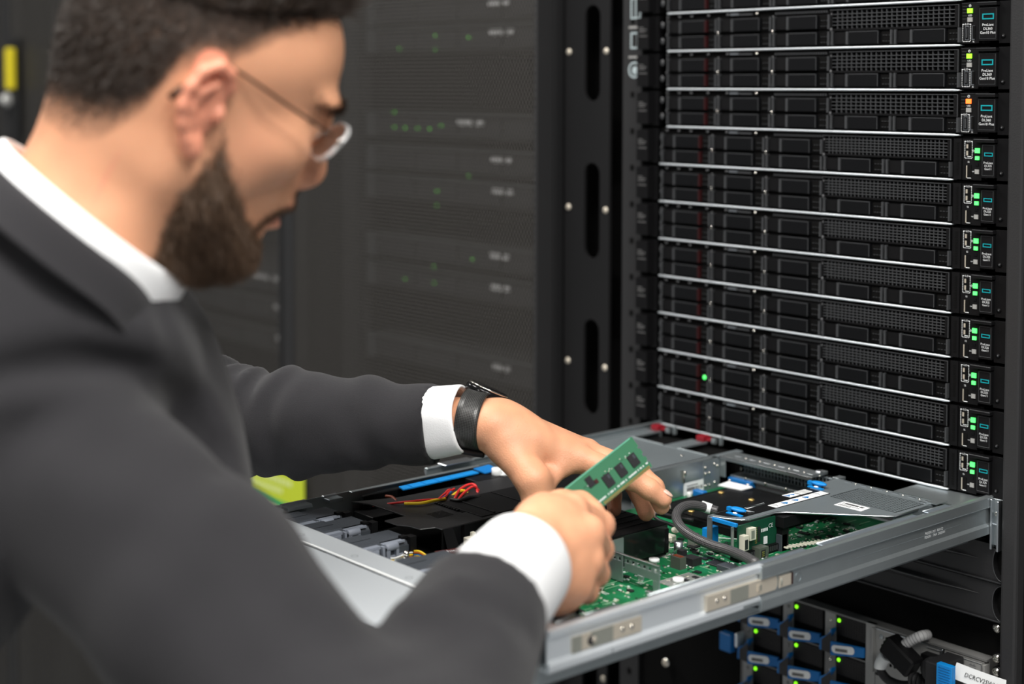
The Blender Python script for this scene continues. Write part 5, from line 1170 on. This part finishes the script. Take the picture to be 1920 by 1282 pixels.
# beard volume
G = Grow((-.01, -.08, -.145), (.125, .08, .03), .003)
for s in (1, -1): G.cone((.026, s*.044, -.058), (.060, s*.019, -.085), .0135, .0165, .015)
G.ell((.0700, 0, -.0805), (.0190, .025, .0150), .015).ell((.050, 0, -.0860), (.026, .027, .0125), .015)
bv2, bf2 = G.mesh(2); bn2 = normals(bv2, bf2); bv2 = bv2+bn2*(.0012*noise3(bv2, 130, 3))[:, None]
np_mesh('beard', H(bv2), bf2, BEARDM, man)
def bdir(b, n): return np.tile(V3((.30, 0, -.9)), (len(b), 1))
strands('beard_hair', hv, hn, bdir, lambda b, i: .003+.009*sstep(0, .02, bd[i])*sstep(.02, -.06, b[:, 2]), beard*np.clip(.15+bd/.012, .08, 1)+must*.9, 36000, .00028, BEARDM, 6, .6)
strands('chin_hair', bv2, bn2, bdir, lambda b, i: .005+.003*(b[:, 2] < -.09), np.ones(len(bv2)), 16000, .0003, BEARDM, 7, .65)
bw = np.exp(-((np.abs(Y)-.030)/.019)**4)*np.exp(-((Z-(.0330+.08*(.030-np.abs(Y))*(np.abs(Y) > .03)-.10*np.clip(np.abs(Y)-.034, 0, 1)))/.0042)**2)*(X > .062)
strands('eyebrow_hair', hv, hn, lambda b, n: np.stack([b[:, 0]*0-.2, np.sign(b[:, 1]), b[:, 0]*0+.25], 1), lambda b, i: b[:, 0]*0+.0075, bw, 1500, .0003, HAIRM, 8, .7)
# ---------------- glasses
gl = empty('eyeglasses', 'thin framed eyeglasses worn by the man', 'glasses')
GLS = bpy.data.materials.new('lens_glass'); GLS.use_nodes = True; nt = GLS.node_tree; a1 = nt.nodes.new('ShaderNodeBsdfTransparent'); a2 = nt.nodes.new('ShaderNodeBsdfGlossy'); a2.inputs['Roughness'].default_value = .3; a3 = nt.nodes.new('ShaderNodeMixShader'); a4 = nt.nodes.new('ShaderNodeFresnel'); a4.inputs[0].default_value = 2.1; nt.links.new(a4.outputs[0], a3.inputs[0]); nt.links.new(a1.outputs[0], a3.inputs[1]); nt.links.new(a2.outputs[0], a3.inputs[2]); nt.links.new(a3.outputs[0], nt.nodes['Material Output'].inputs[0]); FRM = mat('dark_bronze_frame', (.06, .035, .025), .35, .7); CLR = mat('clear_acetate', (.9, .9, .9), .12, trans=.55, ior=1.5, spec=.8)
for s in (1, -1):
    MB().tube([H(p) for p in spline([(-.014, s*.080, .017), (-.006, s*.0775, .0275), (.010, s*.0755, .0275), (.045, s*.0715, .0220), (.0790, s*.0660, .0170), (.0880, s*.0600, .0155)], 6)], .0011, FRM, 8).build('temple_arm', gl)
    m = MB(); cc = V3((.0975, s*.034, .0095)); A = np.array([(.93, s*.10, -.34), (-s*.10, .995, 0), (.34, 0, .94)])
    pts = [cc+np.array([0, .0245*math.copysign(abs(math.cos(t))**.75, math.cos(t)), .0155*math.copysign(abs(math.sin(t))**.75, math.sin(t))])@A for t in np.linspace(0, 2*math.pi, 33)[:-1]]
    m.prism([H(p) for p in pts], (H((.0018, 0, 0))-H((0, 0, 0))), GLS); m.build('lens', gl)
    MB().tube([H(p+V3((.0009, 0, 0))) for p in pts+[pts[0]]], .0016, CLR, 8, cap=False).build('lens_rim', gl, label='clear rim')
    MB().tube([H((-.0215, s*.0775, .004)), H((-.0265, s*.0770, -.006))], .0024, FRM, 8).build('temple_tip', gl)
    MB().ball(H((.0950, s*.0600, .0140)), .0020, CHROME, 8, 6).ball(H((.0980, s*.0120, -.0020)), (.003, .002, .004), CLR, 10, 6, A=HB).build('hinge', gl)
MB().tube([H(p) for p in spline([(.0990, .0125, .011), (.1070, .005, .0150), (.1070, -.005, .0150), (.0990, -.0125, .011)], 6)], .0012, CHROME, 8).build('bridge', gl)
# ---------------- jacket
G = Grow((-.32, -1.46, -.98), (.68, -.45, -.12), .0055)
CH_ = NB_*.45+HIP*.55; back = V3((0, -1., .3))
TF = V3((.20, .86, -.45)); TF /= np.linalg.norm(TF)                # the way the chest faces
NBj = NB_
up_t = (NB_-HIP)/np.linalg.norm(NB_-HIP); lat = (SR-SL)/np.linalg.norm(SR-SL)
G.cone(NBj-up_t*.07, HIP, .140, .150, .03, nrm=TF, fl=1.25)
G.cone(SR-lat*.06, SL+lat*.06, .082, .080, .03)
G.cone(NBj, SR-lat*.03+up_t*.005, .060, .072, .03).cone(NBj, SL+lat*.03, .060, .070, .03)
G.cone(NBj-up_t*.12+lat*.07+TF*.02, SR-lat*.05, .085, .070, .03).cone(NBj-up_t*.12-lat*.07+TF*.02, SL+lat*.05, .085, .07, .03)
mid = (SR+ER)/2
chp = [(226, 560, 1.160), (240, 625, 1.150), (272, 695, 1.140), (300, 780, 1.120), (318, 865, 1.100), (350, 950, 1.080)]
G.chain([pt(*c) for c in chp], [.042, .045, .046, .046, .045, .044], .03)
G.chain([pt(-110, 490, 1.04), pt(-20, 530, 1.035), pt(70, 572, 1.035), pt(160, 618, 1.05), pt(235, 660, 1.075)], [.066, .062, .060, .053, .047], .03)
G.cone(pt(-60, 640, 1.10), pt(150, 700, 1.12), .085, .07, .03)
G.cone(pt(-20, 618, 1.015), pt(195, 655, 1.045), .056, .050, .02)
G.cone(SR, mid, .0655, .067, .010).cone(mid, ER, .067, .060, .012).cone(ER, CR, .060, .0460, .03)
# crease where the sleeve meets the shoulder, and broad folds
ax = (ER-SR)/np.linalg.norm(ER-SR)
# crease around the top of the near sleeve, pocket-like folds on the upper arm
def hit(px, py):
    for dep in np.arange(.70, 1.7, .003):
        q = np.round((pt(px, py, dep)-G.lo)/G.h).astype(int)
        if (q >= 0).all() and (q < G.n).all() and G.D[tuple(q)] < 0: return pt(px, py, dep)
    return None
def crease(pts, amp, wd):
    P = [hit(p[0], p[1]) for p in spline([V3((a, b, 0)) for a, b in pts], 4)]; P = [p for p in P if p is not None]
    P = [p for a, p in zip([P[0]]+P[:-1], P) if np.linalg.norm(p-a) < .06]
    A_ = np.array(P); w, (X_, Y_, Z_) = G.win(A_.min(0)-wd*3, A_.max(0)+wd*3); dm = None
    for a, b in zip(P[:-1], P[1:]):
        ab = b-a; L = ab@ab+1e-9; px, py, pz = X_-a[0], Y_-a[1], Z_-a[2]; t = np.clip((px*ab[0]+py*ab[1]+pz*ab[2])/L, 0, 1)
        q = (px-t*ab[0])**2+(py-t*ab[1])**2+(pz-t*ab[2])**2; dm = q if dm is None else np.minimum(dm, q)
    G.D[w] = (G.D[w]+amp*np.exp(-dm/wd**2)).astype(np.float32)
crease([(180, 470), (215, 530), (245, 575)], .004, .006)
crease([(-40, 722), (0, 704), (89, 684), (179, 678), (255, 688), (305, 722), (345, 780), (375, 830), (395, 880)], .015, .013)
crease([(0, 655), (100, 640), (200, 636), (280, 655), (335, 710), (375, 790)], -.007, .020)
crease([(20, 745), (120, 725), (220, 735), (290, 780), (330, 850)], -.006, .022)
crease([(0, 800), (60, 790), (130, 760)], .006, .012)
crease([(300, 590), (345, 700), (385, 820), (405, 900)], .004, .008)
crease([(250, 1010), (330, 1060), (420, 1150), (470, 1240)], .006, .020)
crease([(430, 1010), (480, 1090), (570, 1150)], .005, .014)
crease([(600, 1190), (700, 1190), (800, 1150)], .007, .018)
crease([(700, 1265), (800, 1230), (900, 1165)], .005, .014)
crease([(860, 1120), (930, 1135), (990, 1180)], .004, .012)
crease([(740, 1130), (800, 1140), (860, 1090)], -.005, .014)
crease([(20, 470), (90, 560), (110, 640)], .005, .022)
crease([(0, 840), (90, 810), (180, 830)], .005, .020)
crease([(120, 900), (220, 960), (300, 1060)], -.005, .025)
G.cut(CR, CR-ER, .105)
w, (gx, gy, gz) = G.win(G.lo, G.lo+G.h*G.n)
def fold_field(gx, gy, gz):
    out = 0
    r = np.random.RandomState(11)
    for i in range(7):
        k = r.normal(size=3); k -= ax*(k@ax)*.2; k /= np.linalg.norm(k); out = out+np.sin((gx*k[0]+gy*k[1]+gz*k[2])*(22+22*r.rand())+r.rand()*6.28)
    return out*.0016
G.D = (G.D+fold_field(gx, gy, gz)).astype(np.float32)
jv, jf = G.mesh(2)
# far sleeve at finer detail
axl = (CL-EL)/np.linalg.norm(CL-EL)
G = Grow(np.minimum(np.minimum(EL, CL), SL)-.10, np.maximum(np.maximum(EL, CL), SL)+.10, .0030)
G.cone(SL, EL, .070, .056, .02).cone(EL, EL*.6+CL*.4, .0520, .0465, .02).cone(EL*.6+CL*.4, CL+axl*.02, .0465, .0355, .02)
w, (gx, gy, gz) = G.win(G.lo, G.lo+G.h*G.n)
tt = (gx-EL[0])*axl[0]+(gy-EL[1])*axl[1]+(gz-EL[2])*axl[2]; L_ = np.linalg.norm(CL-EL)
vv = (gx-EL[0])*UPV[0]+(gy-EL[1])*UPV[1]+(gz-EL[2])*UPV[2]
ww = (gx-EL[0])*FWV[0]+(gy-EL[1])*FWV[1]+(gz-EL[2])*FWV[2]
fold = .0046*np.exp(-((tt-.010)/.032)**2)*np.sin(tt*330+vv*22+1.5*np.sin(vv*50+ww*30))+.0030*np.exp(-((tt-.065)/.035)**2)*np.sin(tt*170-vv*40+1.2*np.sin(vv*60))+.0026*np.exp(-((tt-.165)/.035)**2)*np.sin(tt*120+vv*75)+.0016*np.sin(tt*85+vv*60+1.)*np.exp(-((tt-.12)/.07)**2)+.0009*np.sin(tt*60-vv*90)
G.D = (G.D+fold).astype(np.float32)
G.cut(CL+axl*.001, axl, .09)
sv_, sf_ = G.mesh(1)
jac = np_mesh('suit_jacket', np.concatenate([jv, sv_]), np.concatenate([jf, sf_+len(jv)]), WOOL, man)
# ---------------- trousers and shoes (below the photo, so that he stands)
G = Grow((-.32, -1.50, FLOOR-.02), (.42, -.95, -.55), .012)
for i in range(2): hp = HIP+V3((.085*(1-2*i), 0, -.02)); G.cone(HIP, hp, .12, .11, .04).cone(hp, KN[i], .098, .075, .03).cone(KN[i], AN[i]-V3((0, 0, .03)), .074, .058, .02)
G.cut((0, 0, FLOOR+.045), (0, 0, -1)); pv, pf = G.mesh(2); np_mesh('trousers', pv, pf, WOOL, man)
LEA = mat('black_leather', (.01, .01, .01), .25)
for i in range(2):
    G = Grow(AN[i]-V3((.1, .12, .11)), AN[i]+V3((.1, .26, .06)), .006); a = AN[i]; G.cone(a-V3((0, .04, .055)), a+V3((0, .14, -.065)), .045, .034, .02).cone(a-V3((0, .02, .03)), a-V3((0, .02, -.03)), .042, .045, .02); G.cut((0, 0, FLOOR+.001), (0, 0, -1)); q_, f_ = G.mesh(1); np_mesh('shoe', q_, f_, LEA, man)
# ---------------- collar, lapel, cuffs
def sheet(name, rows, m, parent, thick, label=None, sub=1, closed=False):
    if closed: rows = [r[:-1] for r in rows]
    R, C_ = len(rows), len(rows[0]); V = np.array(rows).reshape(-1, 3); F = np.array([[i*C_+j, i*C_+(j+1) % C_, (i+1)*C_+(j+1) % C_, (i+1)*C_+j] for i in range(R-1) for j in range(C_ if closed else C_-1)])
    o = np_mesh(name, V, F, m, parent); s = o.modifiers.new('solid', 'SOLIDIFY'); s.thickness = thick; s.offset = 0
    if sub: b = o.modifiers.new('sub', 'SUBSURF'); b.levels = sub; b.render_levels = sub
    if label: o['label'] = label
    return o
RC_ = H((-.017, 0, -.1030)); Fa = V3((.97, 0, -.245))@HB; Na = V3((.245, 0, .97))@HB; Ba = HB[1]
def ringp(t, r, h, ex=0.): return RC_+Fa*(.077+r)*math.cos(t)+Ba*(.066+r)*math.sin(t)+Na*h
T = np.linspace(-math.pi+.10, math.pi-.10, 49)      # opens at the throat side below
T = [math.pi+t for t in T]                       # gap centred on the front
rows = []
for hh, rr_, ext in ((-.030, -.004, 0), (-.008, -.003, 0), (.001, -.001, 0), (.0015, .0025, 0), (-.006, .005, .3), (-.018, .0085, .7), (-.028, .011, 1.)):
    rows.append([ringp(t, rr_, hh-ext*.034*max(0, math.cos(t))**6-.002*ext*math.sin(3*t)) for t in T])
sheet('shirt_collar', rows, COTTON, man, .0012, 'white shirt collar')
rows = []
for hh, rr_, ext in ((-.006, .006, 0), (-.0095, .0105, .3), (-.0125, .0130, .5), (-.020, .0175, .8), (-.029, .023, 1.), (-.031, .026, 1.)):
    rows.append([ringp(t, rr_+.006*ext*max(0, math.cos(t)), hh-.006-.026*(max(0, math.cos(t))**3)-ext*.075*max(0, math.cos(t))**3) for t in T])
sheet('jacket_collar', rows, WOOL, jac, .003, 'folded jacket collar')
# shirt front seen in the collar opening
rows = [[ringp(t, -.006-i*.0, -.02-i*.02) for t in T[:9]] for i in range(4)]
def cuff(name, p0, p1, r0, r1, seed, flatn, fl, parent, over=0.):
    ax_ = (p1-p0)/np.linalg.norm(p1-p0); n = V3(flatn); n = n-ax_*(n@ax_); n /= np.linalg.norm(n); b = np.cross(ax_, n); rr_ = np.random.RandomState(seed); ph = rr_.rand(4)*6.28
    rows = []; K = 12; L = np.linalg.norm(p1-p0)
    for i in range(K+3):
        u = min(i, K)/K; inner = i > K; r = r0+(r1-r0)*u-(.0018*(i-K) if inner else 0); c = p0+ax_*(L*u-(.004*(i-K-1) if inner else 0)); row = []
        for j in range(49):
            t = 2*math.pi*j/48; w = 1+over*(math.sin(2*t+ph[0]+2*u)*.6+math.sin(3*t+ph[1]-3*u)*.5+.3*math.sin(5*t+ph[2]))*(.4+u)
            row.append(c+(b*math.cos(t)+n*math.sin(t)/fl)*r*w+ax_*.003*math.sin(t+ph[3])*u)
        rows.append(row)
    return sheet(name, rows, COTTON, parent, .0012, closed=True)
axr = (WR-CR)/np.linalg.norm(WR-CR)
cuff('shirt_cuff', CR-axr*.02, WR-axr*.006, .0430, .0385, 3, FWV, 1.08, man, .012)['label'] = 'white cuff at the near wrist'
cuff('shirt_cuff', CL-axl*.02, pt(876, 789, 1.42), .0330, .0325, 8, UPV, 1.0, man, .085)['label'] = 'white cuff next to the watch'
# jacket button on nothing visible; breast notch seam
# ---------------- watch
wt = empty('wrist_watch', 'black wristwatch with steel mesh band on the far wrist', 'watch')
MESHW = bpy.data.materials.new('woven_steel'); MESHW.use_nodes = True; braid(MESHW, (.002, .002, .002), (.11, .11, .108), 1., 1, 1); MESHW.node_tree.nodes['Principled BSDF'].inputs['Metallic'].default_value = .5
wc = pt(893, 788, 1.417); wa_ = pt(915, 792, 1.414)-pt(872, 784, 1.420); wa_ /= np.linalg.norm(wa_); wu = UPV-wa_*(UPV@wa_); wu /= np.linalg.norm(wu); wb = np.cross(wa_, wu)
rows = []; nT = 64
for k in range(5):
    rows.append([wc+wa_*(-.0108+.0054*k+.0012*math.sin(2*math.pi*j/nT))+wu*.0268*math.sin(2*math.pi*j/nT+math.pi)+wb*.0325*math.cos(2*math.pi*j/nT+math.pi) for j in range(nT+1)])
o = sheet('mesh_band', rows, MESHW, wt, .0016, None, 0)
uvl = o.data.uv_layers.new(name='UVMap')
for p_ in o.data.polygons:
    for li, vi in zip(p_.loop_indices, p_.vertices):
        a_, b_ = (vi % (nT+1))*.003, (vi//(nT+1))*.0054; uvl.data[li].uv = ((a_+b_)*640, (a_-b_)*640)
cn = wu*.93+wa_*.28+FWV*.18; cn /= np.linalg.norm(cn); cc = pt(913, 737, 1.432)
BG = mat('black_gloss_metal', (.012, .012, .013), .15, .6)
MB().tube([cc-cn*.0052, cc-cn*.0035, cc+cn*.002, cc+cn*.004], [.0185, .0208, .0212, .0195], BG, 36).build('case', wt)
MB().tube([cc+cn*.0040, cc+cn*.0055], [.0198, .0180], CHROME, 36).tube([cc+cn*.0055, cc+cn*.0057], [.0172, .0170], BG, 36).build('bezel', wt, label='polished bezel')
e1 = np.cross(cn, FWV); e1 /= np.linalg.norm(e1); cr_ = cc+(e1 if e1@RTV > 0 else -e1)*.0215
MB().cyl(cr_, cr_+(cr_-cc)/np.linalg.norm(cr_-cc)*.0035, .0032, GOLD, 16).build('crown', wt, label='gold crown')
for s in (-1, 1):
    q = cc-FWV*.0185-cn*.0035+wa_*.0075*s; MB().tube([q+FWV*.004, q-cn*.004-FWV*.003], .0024, CHROME, 10).build('lug', wt)
q = wc-wu*.0262-wb*0; MB().rbox(q-FWV*.0165+wu*.0035, (wa_, wu*.82+FWV*.5, np.cross(wa_, wu*.82+FWV*.5)), (.0118, .0070, .0022), BG).build('clasp', wt, bevel=.0012)
# ---------------- memory module in the right hand
a_tr = pt(1183, 818, 1.345); a_br = pt(1220, 866, 1.342); along = pt(1059, 915, 1.285)-a_tr; along /= np.linalg.norm(along); dn = a_br-a_tr; dn = dn-along*(dn@along); dn /= np.linalg.norm(dn); nr = np.cross(along, dn); nr = nr if nr@FWV < 0 else -nr
Lm, Hm, o0 = .1333, .03125, a_tr
def R_(u, v, w=0): return o0+along*u+dn*v+nr*w
DG = mat('memory_board_green', (.045, .165, .088), .35, coat=.3)
ram = empty('memory_module', 'green memory module with black chips held in the right hand', 'memory module')
m = MB(); out = [(.0012, 0), (Lm, 0), (Lm, Hm), (.0005, Hm), (0, .0285), (0, .0262), (.0016, .0262), (.0016, .0240), (0, .0240), (0, .0205), (.0020, .0205), (.0020, .0172), (0, .0172), (0, .0125), (.0020, .0125), (.0020, .0105), (0, .0105), (0, .0012)]
m.prism([R_(u, v, -.0006) for u, v in out], nr*.0012, DG); b_ = m.build('module_board', ram)
m = MB(); m.prism([R_(.003, 0, .0006), R_(Lm, 0, .0006), R_(Lm, .0012, .0006), R_(.003, .0012, .0006)], nr*.0002, mat('pale_green_edge', (.12, .38, .26), .4)).build('board_edge', ram)
for i, u in enumerate((.0095, .0270, .0445, .0800, .0975, .1150)):
    m = MB().rbox(R_(u+.0045, .0170, .0011), (along, dn, nr), (.0048, .0055, .0006), CHIP); m.prism([R_(u+.0010, .0130, .0018), R_(u+.0035, .0130, .0018), R_(u+.0035, .0165, .0018), R_(u+.0010, .0165, .0018)], nr*.00005, DGREYP); m.build('memory_chip', ram)
MB().rbox(R_(.0660, .0085, .0010), (along, dn, nr), (.0035, .0045, .0005), CHIP).rbox(R_(.0600, .0115, .0009), (along, dn, nr), (.0018, .0018, .0004), mat('maroon_chip', (.05, .015, .015), .4)).build('control_chip', ram)
m = MB()
for i in range(60):
    if i not in (30, 31): m.prism([R_(.003+i*.00212, .0287, .0006), R_(.0046+i*.00212, .0287, .0006), R_(.0046+i*.00212, .0310, .0006), R_(.003+i*.00212, .0310, .0006)], nr*.0001, GOLD)
m.build('gold_contacts', ram)
random.seed(5); m = MB()
for i in range(90):
    u = .003+i*.00142
    if random.random() < .75: m.rbox(R_(u, .0262, .0008), (along, dn, nr), (.00045, .0007, .0002), INK)
for i in range(26): m.rbox(R_(.006+random.random()*.12, .009+random.random()*.003, .0008), (along, dn, nr), (.0005, .0003, .0002), random.choice((INK, CHIP, CREAM)))
m.build('small_resistors', ram)
